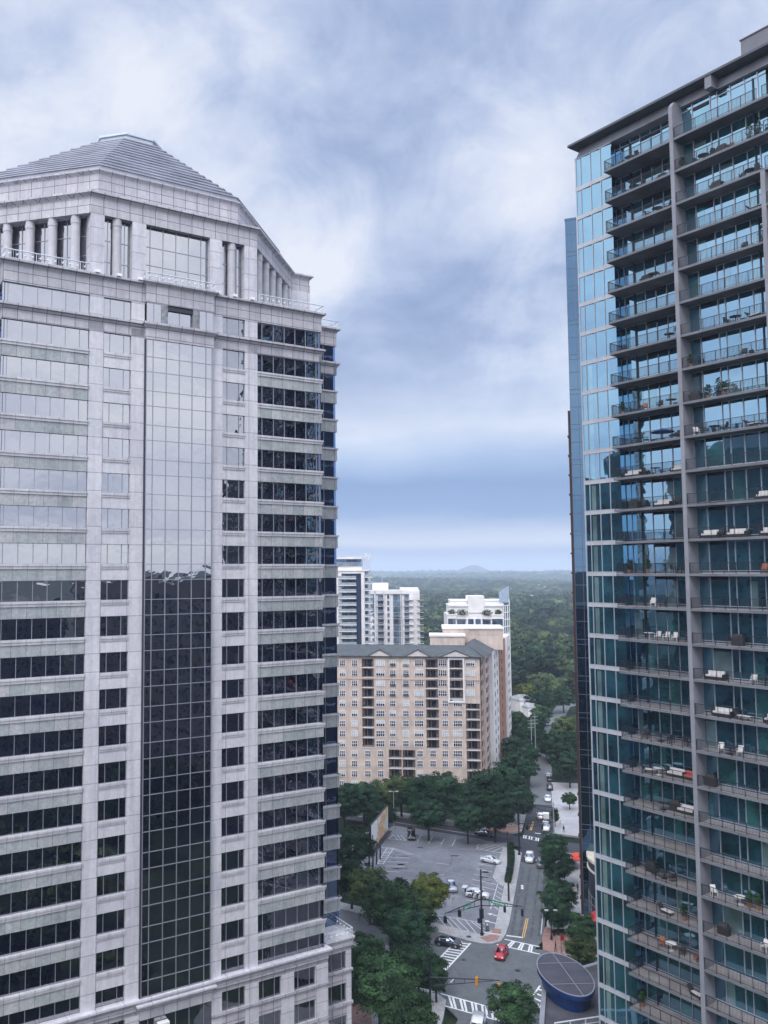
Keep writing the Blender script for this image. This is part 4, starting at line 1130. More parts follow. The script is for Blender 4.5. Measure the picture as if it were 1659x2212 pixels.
cols_ = [(65, 1.45, 0, 13), (172, 1.45, 0, 13), (397, 2.15, 0, 9), (400, 1.45, 9, 12), (505, 1.45, 0, 9), (620, 1.45, 0, 9), (735, 2.15, 0, 9), (743, 1.45, 9, 12), (940, 2.15, 0, 4), (963, 1.45, 4, 11), (1073, 2.15, 4, 11), (1181, 2.15, 0, 4),
         (288, 1.45, 9, 12), (857, 1.45, 9, 11), (-60, 1.45, 0, 12)]
nw = 0; extra = []
for cx_, wd, i0, i1 in cols_:
    for i in range(i0, i1):
        x, z = pz(cx_, 246 + 88 * i)
        bl = rnd.choice((0, 0, 0, 0, .45, .97)); me = WM[(wd, bl)]
        o = D.objects.new('window', me); COL.objects.link(o); o.parent = TP; o.location = (x, -.02, z - .05); nw += 1
        if cx_ in (505, 620) and i < 4:
            b_ = D.objects.new('railing', railm); COL.objects.link(b_); b_.parent = TP; b_.location = (x - .95, -.25, z - .45); b_.scale = (1.9, .12 if False else 1, .85)
tr = MB()
for yy in (365,): z = pz(640, yy + 5)[1]; tr.box(XL, .1, -.15, .45, z, z + .22)
tr.box(XL, .15, -.22, .45, EV - .28, EV)
tr.build('belt_course', M['peach2'], TP)
wf = MB(); h = [q for q in holes if abs(q[0] - pz(1000, 300)[0]) < .01][0]
wf.box(h[0] - .5, h[0], -.35, .4, h[2] - .5, h[3] + 1.4); wf.box(h[1], h[1] + .5, -.35, .4, h[2] - .5, h[3] + 1.4); wf.box(h[0], h[1], -.3, .4, h[3], h[3] + 1.4); wf.box(h[0], h[1], -.3, .4, h[2] - .5, h[2])
wf.build('white_surround', M['whitetrim'], TP)
# hip roof with three gables, roof wing going back
RH = pz(640, 80)[1]
rf = MB(); dR = 15.0
ym = 6.6
rf.face([(XL, -.7, EV), (.5, -.7, EV), (-3.2, ym, RH), (XL, ym, RH)]); rf.face([(XL, ym, RH), (-3.2, ym, RH), (-3.2, ym + 6, EV + .3), (XL, ym + 6, EV + .3)])
rf.face([(.5, -.7, EV), (1.6, 2.0, EV), (-3.2, ym, RH)]); rf.face([(XL, -.7, EV - .22), (XL, -.7, EV), (.5, -.7, EV), (.5, -.7, EV - .22)])
rfo = rf.build('roof', M['shingle'], TP)
gb = MB(); gt = MB()
for gx, w_, yb, yt in ((390, 3.6, 155, 108), (722, 3.6, 158, 108), (1052, 4.6, 166, 116)):
    x, zt = pz(gx, yt); zb = EV; w2 = w_
    gb.face([(x - w2, -.72, zb), (x + w2, -.72, zb), (x, -.72, zt)])
    for s_ in (-1, 1):
        gt.face([(x, -.9, zt + .35), (x + s_ * (w2 + .45), -.9, zb - .1), (x + s_ * (w2 + .45), 3.2, zb + .1), (x, 5.2, zt + .35)][::s_])
        gt.prism([(x, -.95), (x + s_ * .01, -.95), (x + s_ * .01, -.75), (x, -.75)], zt, zt + .36)
        gt.face([(x, -.9, zt + .35), (x + s_ * (w2 + .45), -.9, zb - .1), (x + s_ * (w2 + .15), -.9, zb - .1), (x, -.9, zt + .02)][::s_])
gb.build('gable', plain('pale_gable', (.62, .58, .57, 1), .8, 0, .06), TP); gt.build('gable_roof', M['shingle'], TP)
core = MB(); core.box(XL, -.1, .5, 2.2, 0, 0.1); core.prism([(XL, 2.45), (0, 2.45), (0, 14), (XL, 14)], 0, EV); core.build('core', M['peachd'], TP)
# side wing: runs back along the street, in and out in strips of rose and cream
SD = Vector((sin(radians(19.4)), cos(radians(19.4)), 0)); Ri = Matrix.Rotation(-PW.rz, 3, 'Z'); sdl = Ri @ SD; snl = Vector((sdl.y, -sdl.x, 0))
sw = MB(); sw2 = MB(); sww = MB(); rnd = random.Random(5); s_ = 0.0
cut = [(0, 7, .0, 1), (7, 12, .6, 0), (12, 18, .3, 1), (18, 34, 1.5, 2), (34, 50, 1.9, 3), (50, 60, 2.6, 2)]
swb = MB(); mbs = [sw, sw2, sww, swb]
for a, b, d, c_ in cut:
    lo_ = -2.5 if a > 3 else -.3; a = max(a, 2.6); p0 = sdl * a + snl * lo_; p1 = sdl * b + snl * lo_; p2 = sdl * b + snl * d; p3 = sdl * a + snl * d
    mbs[c_].prism([p0[:2], p1[:2], p2[:2], p3[:2]], 0, EV + (0 if b < 40 else 1.5 + (b - 40) * .05))
sw.build('side_wing', M['peach'], TP); sw2.build('side_wing_rose', M['peach2'], TP); sww.build('side_wing_cream', M['whitep'], TP); swb.build('side_wing_brick', plain('orange_brick', (.36, .19, .13, 1), .85, 0, .15, .5), TP)
swn = MB()
for a, b, d, c_ in cut:
    for i in range(13):
        z = FLZ[i] + .75 if i < len(FLZ) else 0
        if z < 1: continue
        for t in (.3, .7):
            p = sdl * (a + (b - a) * t) + snl * (d + .03); q = sdl * (a + (b - a) * t + 1.3) + snl * (d + .03)
            swn.face([(p.x, p.y, z), (q.x, q.y, z), (q.x, q.y, z + 1.6), (p.x, p.y, z + 1.6)])
tag(swn.build('side_windows', M['pane'], TP), kind='stuff')
rw_ = MB(); a = sdl * 0; b = sdl * 20
rw_.face([tuple((snl * 1.3)[:2]) + (EV,), tuple((sdl * 26 + snl * 1.6)[:2]) + (EV,), tuple((sdl * 24 - snl * 5)[:2]) + (RH + .8,), (-3.2, ym, RH)])
rw_.face([(-3.2, ym, RH), tuple((sdl * 24 - snl * 5)[:2]) + (RH + .8,), tuple((sdl * 24 - snl * 11)[:2]) + (EV,), (-9, 12.5, EV)])
rw_.build('wing_roof', M['shingle'], TP)
# roof-top plant rooms in pale peach
def on_wall(px, py, Yoff):
    W2 = Wall((PW.o - PW.n * Yoff)[:2], 98.5); return W2.uz(px, py)
pr = MB()
x0, zt = on_wall((1340 + .60277 * 630) * .54, (2100 + .60277 * 740) * .54, 16); x1, _z = on_wall((1340 + .60277 * 785) * .54, 0, 16)
pr.box(x0, x1, 16, 26, EV, zt); 
x2, zt2 = on_wall((1340 + .60277 * 715) * .54, (2100 + .60277 * 690) * .54, 24); x3, _z = on_wall((1340 + .60277 * 1025) * .54, 0, 24)
pr.box(x2, x3, 24, 40, EV, zt2); pr.build('plant_room', M['peach'], TP)
pt_ = MB(); pt_.box(x0 - .3, x1 + .3, 15.7, 26.3, zt, zt + .5); pt_.box(x2 - .3, x3 + .3, 23.7, 40.3, zt2, zt2 + .5); pt_.box(x2 + 4, x2 + 7, 23.4, 23.95, EV + .4, EV + 4.4); pt_.build('parapet_cap', M['whitep'], TP)
fr = MB(); fr.box(XL, -4, 12.6, 24, EV, EV + .4); fr.build('flat_roof', M['flatroof'], TP)

# ---------------- generic tower builder for the white towers
def tower_root(name, label, cat, px, Y, deg):
    o = plane_frame(px, 1232, Y, 0); Wl = Wall((o.x, o.y), deg)
    return tag(empty(name, (o.x, o.y, 0), Wl.rz), label, cat), Wl
# right white tower (behind the peach block)
R1, W1 = tower_root('apartment_tower', 'cream apartment tower with glassy corner and rooftop planting rising behind the peach block', 'apartment tower', 966, 395, 95)
k7 = lambda x, y: W1.uz((1700 + .22905 * x) * .54, (2360 + .22905 * y) * .54)
def rect(mb, x0, y0, x1, y1, d0, d1):
    a, zt = k7(x0, y0); b, zb = k7(x1, y1); mb.box(a, b, d0, d1, zb, zt)
b1 = MB(); XE = k7(1372, 500)[0]; XW = k7(388, 500)[0]; top = k7(800, 420)[1]
b1.box(XW, XE, 1.2, 22, 0, top); rect(b1, 425, 262, 1370, 440, 2.5, 20); rect(b1, 460, 185, 755, 262, 5, 18); rect(b1, 1045, 185, 1372, 262, 5, 18); rect(b1, 760, 105, 1045, 400, 1.8, 14)
b1.build('wall', M['whitep'], R1)
t1 = MB(); rect(t1, 418, 258, 1378, 290, 2.0, 20); rect(t1, 452, 178, 1378, 196, 4.6, 18); rect(t1, 380, 420, 548, 440, -.3, 5); rect(t1, 1155, 425, 1380, 447, -.3, 5); t1.build('cornice', M['whitetrim'], R1)
b2_ = MB(); rect(b2_, 388, 440, 545, 500, 0, 1.2); rect(b2_, 1160, 440, 1372, 505, 0, 1.2)
for x0_, x1_ in ((388, 402), (538, 552), (715, 750), (850, 880), (975, 1000), (1155, 1172), (1360, 1376)):
    a, _ = k7(x0_, 500); b, _ = k7(x1_, 500); b2_.box(a, b, -.1, 1.2, 0, k7(800, 505)[1])
b2_.build('pilaster', M['whitetrim'], R1)
gz = MB(); sz = MB(); fh1 = 3.3; zt1 = k7(800, 505)[1]; n1 = int(zt1 / fh1)
for (x0_, x1_) in ((402, 538), (755, 850), (885, 975), (1172, 1362)):
    a, _ = k7(x0_, 500); b, _ = k7(x1_, 500)
    for i in range(n1): z = zt1 - fh1 * (i + 1); gz.box(a, b, .3, 1.19, z + .3, z + fh1 - .1)
for (x0_, x1_) in ((552, 715), (1000, 1155)):
    a, _ = k7(x0_, 500); b, _ = k7(x1_, 500)
    for i in range(n1 + 1): z = zt1 - fh1 * i; sz.box(a, b, -1.0, 1.19, z, z + .25)
    for i in range(n1): z = zt1 - fh1 * (i + 1); gz.box(a + .4, b - .4, 1.1, 1.18, z + .3, z + 2.6)
sz.build('balcony_slab', M['whitep'], R1); tag(gz.build('front_windows', M['glass_far'], R1), kind='stuff')
rl_ = MB()
for (x0_, x1_) in ((552, 715), (1000, 1155)):
    a, _ = k7(x0_, 500); b, _ = k7(x1_, 500)
    for i in range(n1 + 1):
        z = zt1 - fh1 * i + .25; rl_.box(a, b, -.98, -.92, z + .95, z + 1.0)
        for j in range(14): x = a + (b - a) * j / 13; rl_.box(x - .03, x + .03, -.98, -.94, z, z + .95)
rl_.build('railing', M['blackrail'], R1)
# glassy right flank: slabs, posts and glass set back behind them
gl = MB(); gs = MB(); gx = k7(1505, 500)[0]; gtop = k7(1440, 240)[1]
gl.prism([(XE, 1), (gx - .8, 6), (gx - .8, 22), (XE, 22)], 0, gtop - 1)
for i in range(int(gtop / fh1) + 1):
    z = gtop - 1 - fh1 * i; gs.prism([(XE, 0), (gx, 5), (gx, 22), (XE, 22)], z, z + .3)
for t in (0, .33, .66, 1.0):
    x = XE + (gx - XE) * t; gs.box(x - .15, x + .15, 5 * t - .1, 5 * t + .2, 0, gtop - 1 + (3 if t == 1 else 0))
for i in range(3): gs.box(gx - .1, gx + .1, 10 + 5 * i, 10.3 + 5 * i, 0, gtop + 2)
gl.prism([(XE + .3, 1), (gx, 5.2), (gx - .1, 5.5), (XE + .3, 1.4)], gtop - 1, gtop + .5, top=[(XE + .3, 1), (gx, 5.2), (gx - .1, 5.5), (XE + .3, 1.4)])
sl_ = MB(); sl_.prism([(XE - 1.5, 1.5), (gx, 5.2), (gx - .1, 5.45), (XE - 1.6, 1.75)], gtop + .6, gtop + 5.6); sl_.v = [(x, y, z + (2.6 if x > gx - 1 and z > gtop + 3 else 0)) for x, y, z in sl_.v]; sl_.build('roof_screen', plain('pale_glass_screen', (.42, .50, .60, 1), .25, .1, .1, .4), R1)
gl.build('glass_flank', M['glass_far'], R1); gs.build('flank_slab', M['whitetrim'], R1)
pl = MB(); rnd = random.Random(3)
for x0_, x1_, y_ in ((395, 545, 395), (540, 760, 395), (990, 1190, 400), (1220, 1345, 395)):
    a, z = k7(x0_, y_); b, _ = k7(x1_, y_)
    leaf_cloud(pl, (a + b) / 2, .8, z, (b - a) / 2, .9, 1.5, 420, .28, rnd, box=False)
pl.build('roof_garden', M['leaf_pot'], R1)
# left white towers
R2, W2_ = tower_root('apartment_tower', 'tall white tower with curved grey balconies and navy panel, at the granite tower edge', 'apartment tower', 728, 340, 96)
k5 = lambda x, y: W2_.uz((1340 + .22905 * x) * .54, (2180 + .22905 * y) * .54)
def rect5(mb, x0, y0, x1, y1, d0, d1):
    a, zt = k5(x0, y0); b, zb = k5(x1, y1); mb.box(a, b, d0, d1, max(0, zb), zt)
b1 = MB(); a, zt = k5(-260, 460); b, _ = k5(585, 460); c_, _ = k5(455, 460); e_2, _ = k5(108, 0); e_0, _ = k5(45, 0); zi = k5(0, 500)[1]
b1.box(a, b, 3, 20, 0, zt); b1.box(c_, k5(512, 0)[0], 0, 3, 0, zt); b1.box(a, e_2, 0, 3, 0, zt); b1.box(e_2, c_, 0, 3, zi, zt); b1.box(a, b + .3, -.3, 20, zt, zt + .4)
rect5(b1, -260, 380, 465, 440, 1, 16); rect5(b1, -260, 212, 470, 245, .5, 16); b1.build('wall', M['whitep'], R2)
nv = MB(); nv.box(k5(360, 0)[0], c_, 1.2, 2.95, 0, zi); nv.build('navy_panel', M['navy'], R2)
dk = MB(); dk.box(e_2, k5(360, 0)[0], 2.6, 2.95, 0, zi); dk.box(b - (b - k5(512, 0)[0]) + .05, b - .5, -.05, 2.9, 0, zt - 1); rect5(dk, -260, 245, 455, 380, 2, 14); dk.build('glazing', M['glass_far'], R2)
fh = (k5(240, 712)[1] - k5(240, 1170)[1]) / 4; zf = k5(240, 712)[1] + fh; sb = MB(); rr = MB()
for i in range(24):
    z = zf - fh * i
    if z < 1: break
    sb.prism([(e_2 - 1.3, -1.2), (k5(190, 0)[0], -1.9), (k5(365, 0)[0], -1.2), (k5(365, 0)[0], 2.6), (e_2 - 1.3, 2.6)], z, z + .3)
    rr.prism([(e_2 - 1.3, -1.2), (k5(190, 0)[0], -1.9), (k5(365, 0)[0], -1.2), (k5(365, 0)[0], -1.1), (k5(190, 0)[0], -1.8), (e_2 - 1.3, -1.1)], z + .3, z + 1.3)
    x5 = k5(505, 0)[0]; sb.box(x5, b + 1.6, -1.4, 2, z + .6, z + .85); rr.box(x5, b + 1.6, -1.4, -1.3, z + .85, z + 1.7)
sb.build('balcony_slab', M['whitep'], R2); rr.build('balcony_panel', plain('grey_glass_rail', (.34, .39, .43, 1), .35, .1, .1), R2)
ms_ = MB()
for i in range(6): x = k5(480 + 25 * i, 0)[0]; z0_ = k5(0, 440)[1]; ms_.rod((x, 2 + i % 3 * 2, z0_), (x, 2 + i % 3 * 2, z0_ + 7.0 - (i % 2)), .12, .06, 5); ms_.box(x - .3, x + .3, 1.9 + i % 3 * 2, 2.1 + i % 3 * 2, z0_ + 3 + i % 3, z0_ + 5 + i % 3)
ms_.build('roof_antenna', M['railw'], R2)
rr = MB()
for i in range(40): x = a + (k5(455, 0)[0] - a) * i / 39; rr.box(x - .06, x + .06, .6, .7, k5(0, 378)[1], k5(0, 300)[1])
rr.build('roof_railing', M['railw'], R2)
R3, W3_ = tower_root('apartment_tower', 'broad white tower with a blue glass strip and small rooftop block, right of taller neighbour', 'apartment tower', 797, 385, 96)
k5 = lambda x, y: W3_.uz((1340 + .22905 * x) * .54, (2180 + .22905 * y) * .54)
b1 = MB(); a, zt = k5(570, 800); b, _ = k5(1480, 800); b1.box(a, b, 0.6, 22, 0, zt); 
def rect3(mb, x0, y0, x1, y1, d0, d1):
    a_, z1 = k5(x0, y0); b_, z0 = k5(x1, y1); mb.box(a_, b_, d0, d1, max(0, z0), z1)
rect3(b1, 640, 668, 925, 800, 6, 14); rect3(b1, 1130, 755, 1460, 800, 1, 18)
for x0_, x1_ in ((570, 598), (708, 722), (845, 895), (950, 1003), (1155, 1185), (1290, 1415), (1470, 1485)):
    rect3(b1, x0_, 800, x1_, 4200, 0, .6)
rect3(b1, 570, 790, 1290, 855, 0, .6); rect3(b1, 895, 855, 950, 4200, .3, .6); rect3(b1, 598, 1185, 708, 4200, .2, .6)
b1.build('wall', M['whitep'], R3)
wn = MB(); sb = MB(); fh = (k5(925, 915)[1] - k5(925, 1565)[1]) / 6; zz = k5(0, 860)[1]
for i in range(22):
    z = zz - fh * (i + 1)
    if z < 0: break
    for x0_, x1_ in ((1003, 1100), (1108, 1155)): a_, _ = k5(x0_, 0); b_, _ = k5(x1_, 0); wn.box(a_, b_, .2, .59, z + .25, z + fh - .1)
    if i < 3: a_, _ = k5(598, 0); b_, _ = k5(708, 0); wn.box(a_, b_, .2, .59, z + .25, z + fh - .05)
    else: a_, _ = k5(635, 0); b_, _ = k5(685, 0); wn.box(a_, b_, .1, .25, z + .9, z + 2.5)
    a_, _ = k5(900, 0); b_, _ = k5(948, 0); wn.box(a_, b_, .2, .35, z + .9, z + 2.5)
    for x0_, x1_ in ((725, 843), (1187, 1288), (1418, 1468)):
        a_, _ = k5(x0_, 0); b_, _ = k5(x1_, 0); wn.box(a_ + .3, b_ - .3, .4, .59, z + .3, z + 2.5); sb.box(a_, b_ + (1.6 if x0_ > 1000 else 0), -1.0, .59, z, z + .25)
        sb.box(a_, b_ + (1.6 if x0_ > 1000 else 0), -1.0, -.95, z + 1.1, z + 1.2)
        for j in range(8): x = a_ + (b_ - a_) * j / 7; sb.box(x - .04, x + .04, -1, -.95, z + .2, z + 1.1)
tag(wn.build('front_windows', M['glass_far'], R3), kind='stuff'); sb.build('balcony_slab', plain('grey_balcony', (.42, .42, .45, 1), .6), R3)
ms_ = MB(); x, z0_ = k5(815, 665); ms_.rod((x, 10, z0_ - .2), (x, 10, z0_ + 5), .1, .05, 5); ms_.build('mast', M['railw'], R3)

# ---------------- dark glass tower right, with rounded base building
TD = empty('glass_office_tower', (51.9, 165.5, 0), atan2(-.363, .932))
tag(TD, 'slender dark blue glass tower wedged behind the glass condominium tower', 'office tower')
HT = 66 + 165.5 * tan(radians(19.03 + 4.09))
b1 = MB(); b1.box(0, 30, 0, 26, 0, HT); b1.build('glazing', M['darkglass'], TD)
ml = MB(); z = HT - 3.0; i = 0
while z > 2:
    ml.box(-.03, 30.03, -.08, .02, z, z + .10); ml.box(-.03, 30.03, -.08, .02, z - .95, z - .88) if i % 2 else None; z -= 3.55 if i % 2 else 1.1 + 2.4; i += 1
for x in (.02, 1.6, 3.2, 6.4, 9.6): ml.box(x - .04, x + .04, -.07, .01, 0, HT)
ml.build('mullion', plain('blue_grey_mullion', (.10, .13, .18, 1), .4, .3, .05), TD)
b1 = MB(); b1.box(-.55, -.03, 1.0, 24, 0, 98)
for i in range(24): b1.box(-.75, -.55, 1.0, 2.4, 3 + 3.9 * i, 3.3 + 3.9 * i)
b1.build('brick_flank', M['brick'], TD)
cp_ = MB(); cp_.box(-.1, 30.1, -.1, 26, HT, HT + .4); cp_.build('parapet', M['darkglass'], TD)
RD = empty('round_pavilion', (61.6, 161.0, 0), 0); tag(RD, 'dark curved two storey building with cream roof rim beside the tree lined pavement', 'building')
b1 = MB(); b1.rod((0, 0, 0), (0, 0, 12.0), 9.6, n=48); b1.build('drum_wall', plain('navy_cladding', (.012, .018, .035, 1), .4, 0, .15), RD)
b1 = MB(); b1.rod((0, 0, 12.0), (0, 0, 12.5), 9.9, n=48); b1.rod((0, 0, 10.2), (0, 0, 10.5), 9.85, n=48); b1.build('cream_rim', plain('cream_rim', (.62, .56, .46, 1), .7), RD)
b1 = MB()
for i in range(36):
    a = 2 * pi * i / 36; b1.obox((9.65 * cos(a), 9.65 * sin(a), 0), (.05, 0), (0, .05), 5.6)
for z in (1.4, 2.8, 4.2, 5.6): b1.rod((0, 0, z), (0, 0, z + .1), 9.68, n=48)
b1.build('window_grid', M['mull'], RD)
# ---------------- podium with the blue elliptical drum
PD = empty('podium_building', (30, 104, 0), 0); tag(PD, 'low podium with dark terrace roof and pale parapet under the blue oval drum', 'building')
a_ = g3(1112, 1265, 14) - Vector((30, 104, 14)); b_ = g3(1082, 1660, 14) - Vector((30, 104, 14)); dd = (b_ - a_).normalized()
b0 = b_ + dd * 9; aa = a_ - dd * 1.5
pp = [aa[:2], b0[:2], (b0.x + 16, b0.y + 1), (1.75, -7.1), (19, 5.2), (aa.x + 9, aa.y + 4.5)]
m = MB(); m.prism(pp, 0, 13.6); m.build('wall', M['walk'], PD)
m = MB(); m.prism(offset(pp, -.55), 13.6, 13.62); m.build('terrace_roof', plain('terrace_roof', (.075, .078, .095, 1), .8, 0, .25, .3), PD)
m = MB(); po, pi_ = pp, offset(pp, -.55)
for i in (0, 1, 4, 5):
    j = (i + 1) % 6; m.prism([po[i], po[j], pi_[j], pi_[i]], 13.6, 14.1)
m.build('parapet', M['conc_lt'], PD)
m = MB(); q0 = g3(1230, 1650, 14.6) - Vector((30, 104, 14.6)); q1 = g3(1670, 1585, 14.6) - Vector((30, 104, 14.6)); dq = (q1 - q0)
for t in (0, .33, .66, 1): p = q0 + dq * t; m.box(p.x - .06, p.x + .06, p.y - .06, p.y + .06, 13.6, 14.7)
m.rod((q0.x, q0.y, 14.7), (q1.x, q1.y, 14.7), .09, n=5); m.rod((q0.x, q0.y, 14.1), (q1.x, q1.y, 14.1), .05, n=5); m.build('terrace_railing', M['railw'], PD)
ZD = 16.0
L_, R_, T_, B_ = g3(1055, 1075, ZD), g3(1612, 1285, ZD), g3(1190, 978, ZD), g3(1435, 1395, ZD)
E1, E2 = g3(1085, 995, ZD), g3(1560, 1390, ZD)
cd = (L_ + R_ + T_ + B_) / 4
DR = empty('roof_drum', (cd.x, cd.y, 13.62), 0); tag(DR, 'bright blue oval drum with grey ribbed roof standing on the podium terrace', 'roof drum')
# fit an oval whose silhouette passes through the surveyed rim points
obs = [g3(x, y, ZD)[:2] for x, y in ((1055, 1075), (1190, 978), (1330, 1005), (1480, 1090), (1590, 1210), (1612, 1285), (1560, 1370), (1435, 1395), (1250, 1320), (1120, 1210))]
A_ = np.array([[(x - cd.x) ** 2, (x - cd.x) * (y - cd.y), (y - cd.y) ** 2, x - cd.x, y - cd.y] for x, y in obs]); sol = np.linalg.lstsq(A_, np.ones(len(obs)), rcond=None)[0]
Qm = np.array([[sol[0], sol[1] / 2], [sol[1] / 2, sol[2]]]); c0_ = -.5 * np.linalg.solve(Qm, sol[3:5]); kk = 1 + c0_ @ Qm @ c0_
ev, evec = np.linalg.eigh(Qm / kk); ra_ = 1 / np.sqrt(ev)
def oval(s, n=56): return [tuple(c0_ + evec @ np.array([ra_[0] * s * cos(2 * pi * i / n), ra_[1] * s * sin(2 * pi * i / n)])) for i in range(n)]
M['bluep'] = plain('blue_painted_metal', (.006, .032, .13, 1), .35, 0, .06, .3)
h = ZD - 13.62
m = MB(); m.prism(oval(.80), 0.01, h - .75, top=oval(.88)); m.prism(oval(.88), h - .75, h - .5, top=oval(.99)); m.prism(oval(1.0), h - .5, h - .02); m.build('drum_wall', M['bluep'], DR, smooth=False)
m = MB(); m.prism(oval(.965), h - .02, h + .01); m.build('drum_roof', plain('drum_roof_membrane', (.06, .06, .08, 1), .7, 0, .15, .5), DR)
m = MB(); ou, inn = oval(1.0), oval(.965)
for i in range(56): j = (i + 1) % 56; m.prism([ou[i], ou[j], inn[j], inn[i]], h - .02, h + .06)
cc_ = lambda a, b: tuple(c0_ + evec @ np.array([ra_[0] * a, ra_[1] * b]))
for a, b in ((cc_(-.95, -.1), cc_(.95, -.1)), (cc_(-.5, -.82), cc_(-.5, .82)), (cc_(.45, -.85), cc_(.45, .85))):
    a = Vector(a); b = Vector(b); d = (b - a).normalized(); n = Vector((-d.y, d.x)) * .04; m.prism([a - n, b - n, b + n, a + n], h + .01, h + .035)
m.build('roof_rim', M['mull'], DR)
# ================================================================== trees
M['bark'] = plain('bark', (.045, .038, .036, 1), .9, 0, .2, 4)
LEAF = {'dark': leafmat('leaf_dark', (.008, .026, .018, 1), (.034, .074, .038, 1), .45),
        'green': leafmat('leaf_green', (.012, .034, .022, 1), (.054, .110, .046, 1), .45),
        'mixed': leafmat('leaf_mixed', (.018, .045, .024, 1), (.085, .12, .042, 1), .4),
        'yellow': leafmat('leaf_yellow', (.030, .070, .022, 1), (.15, .17, .038, 1), .4)}


def crown_mesh(name, seed, n_clump, n_leaf, size, shape=(1, 1, .85), mat=None):
    """unit-radius crown: leaf sprays on branch-end clumps, hollow towards the middle, ragged outline"""
    r = np.random.RandomState(seed)
    C_ = []
    while len(C_) < n_clump:
        p = r.uniform(-1, 1, 3); l = np.linalg.norm(p)
        if .45 < l < .92 and p[2] > -.75: C_.append(p * (.80 + .28 * r.rand()))
    C_ = np.array(C_)
    cen = np.repeat(C_, n_leaf, 0); N_ = len(cen)
    rad = np.repeat(r.uniform(.15, .30, n_clump), n_leaf)[:, None]
    q = r.normal(0, 1, (N_, 3)); q /= np.linalg.norm(q, axis=1)[:, None]
    q[:, 2] = np.where(r.rand(N_) < .7, np.abs(q[:, 2]), q[:, 2])
    pos = cen + q * rad * (r.rand(N_, 1) ** .35) * np.array([1, 1, .75])
    pos *= np.array(shape)
    # leaves turn their faces outwards from the spray they sit on, and from the whole crown
    nrm = q * .8 + pos * .7 + r.normal(0, .38, (N_, 3)); nrm /= np.linalg.norm(nrm, axis=1)[:, None] + 1e-6
    u = np.cross(nrm, r.normal(0, 1, (N_, 3))); u /= np.linalg.norm(u, axis=1)[:, None] + 1e-6
    w = np.cross(nrm, u)
    s = size * r.uniform(.6, 1.3, (N_, 1))
    v = np.stack([pos - u * s, pos + w * s * .55, pos + u * s, pos - w * s * .55], 1).reshape(-1, 3)
    me = D.meshes.new(name); me.vertices.add(len(v)); me.vertices.foreach_set('co', v.astype(np.float32).ravel())
    me.loops.add(N_ * 4); me.loops.foreach_set('vertex_index', np.arange(N_ * 4, dtype=np.int32))
    me.polygons.add(N_); me.polygons.foreach_set('loop_start', np.arange(0, N_ * 4, 4, dtype=np.int32)); me.polygons.foreach_set('loop_total', np.full(N_, 4, np.int32))
    me.update(); me.validate()
    if mat: me.materials.append(mat)
    return me


def trunk_mesh(name, seed, hr=1.1):
    """unit tree: crown centre at z=0, crown radius 1; trunk reaches down to z=-hr"""
    m = MB(); r = random.Random(seed)
    m.rod((0, 0, -hr), (.02, .01, -.45), .065, .045, 8)
    for i in range(7):
        a = 2 * pi * i / 7 + r.uniform(-.3, .3); z0 = -.45 + r.uniform(-.1, .25); l = r.uniform(.5, .8)
        p = Vector((.02, .01, z0)); q = p + Vector((cos(a) * l * .6, sin(a) * l * .6, l * .8))
        m.rod(p, q, .028, .012, 5); m.rod(q, q + Vector((cos(a + .6) * .22, sin(a + .6) * .22, .18)), .012, .005, 4); m.rod(q, q + Vector((cos(a - .6) * .2, sin(a - .6) * .2, .2)), .012, .005, 4)
    m.rod((.02, .01, -.45), (.05, -.03, .5), .042, .015, 6)
    return m.mesh(name, M['bark'])


CRN = {}; TRK = {}
def tree(px, py, rp, zc, kind, label, group, shape='round', lod=0, kseed=None):
    """crown centre seen at (px,py), radius rp display pixels, crown centre zc metres above ground"""
    R_ = 6.0
    for _ in range(3):
        zc = R_ * (.86 if shape == 'round' else 1.15) + (2.4 if R_ > 4 else 1.2); p = gnd(px, py, zc); dist = (p - Vector((0, 0, EYE))).length; R_ = rp / FPX * dist
    return tree_at(p.x, p.y, zc, R_, kind, label, group, shape, lod, kseed)
_tc = [0]
def tree_at(x, y, zc, R_, kind, label, group, shape='round', lod=0, kseed=None):
    _tc[0] += 1; sd_ = (_tc[0] * 7) % 3 if kseed is None else kseed
    key = (kind, shape, lod, sd_)
    if key not in CRN:
        nc, nl, sz = ((150, 125, .040), (95, 85, .060), (34, 44, .10))[lod]
        CRN[key] = crown_mesh('crown', sd_ * 13 + 5 + len(shape), nc, nl, sz, {'round': (1, 1, .85), 'tall': (.72, .72, 1.15)}[shape], LEAF[kind])
    hr = round(zc / R_, 1)
    if (hr, sd_) not in TRK: TRK[(hr, sd_)] = trunk_mesh('trunk', sd_, zc / R_)
    root = empty('tree', (x, y, 0), (_tc[0] * 1.7) % 6.28); tag(root, label, 'tree', group)
    c = D.objects.new('crown', CRN[key]); t = D.objects.new('trunk', TRK[(hr, sd_)])
    for o in (c, t): COL.objects.link(o); o.parent = root; o.location = (0, 0, zc); o.scale = (R_,) * 3
    return root


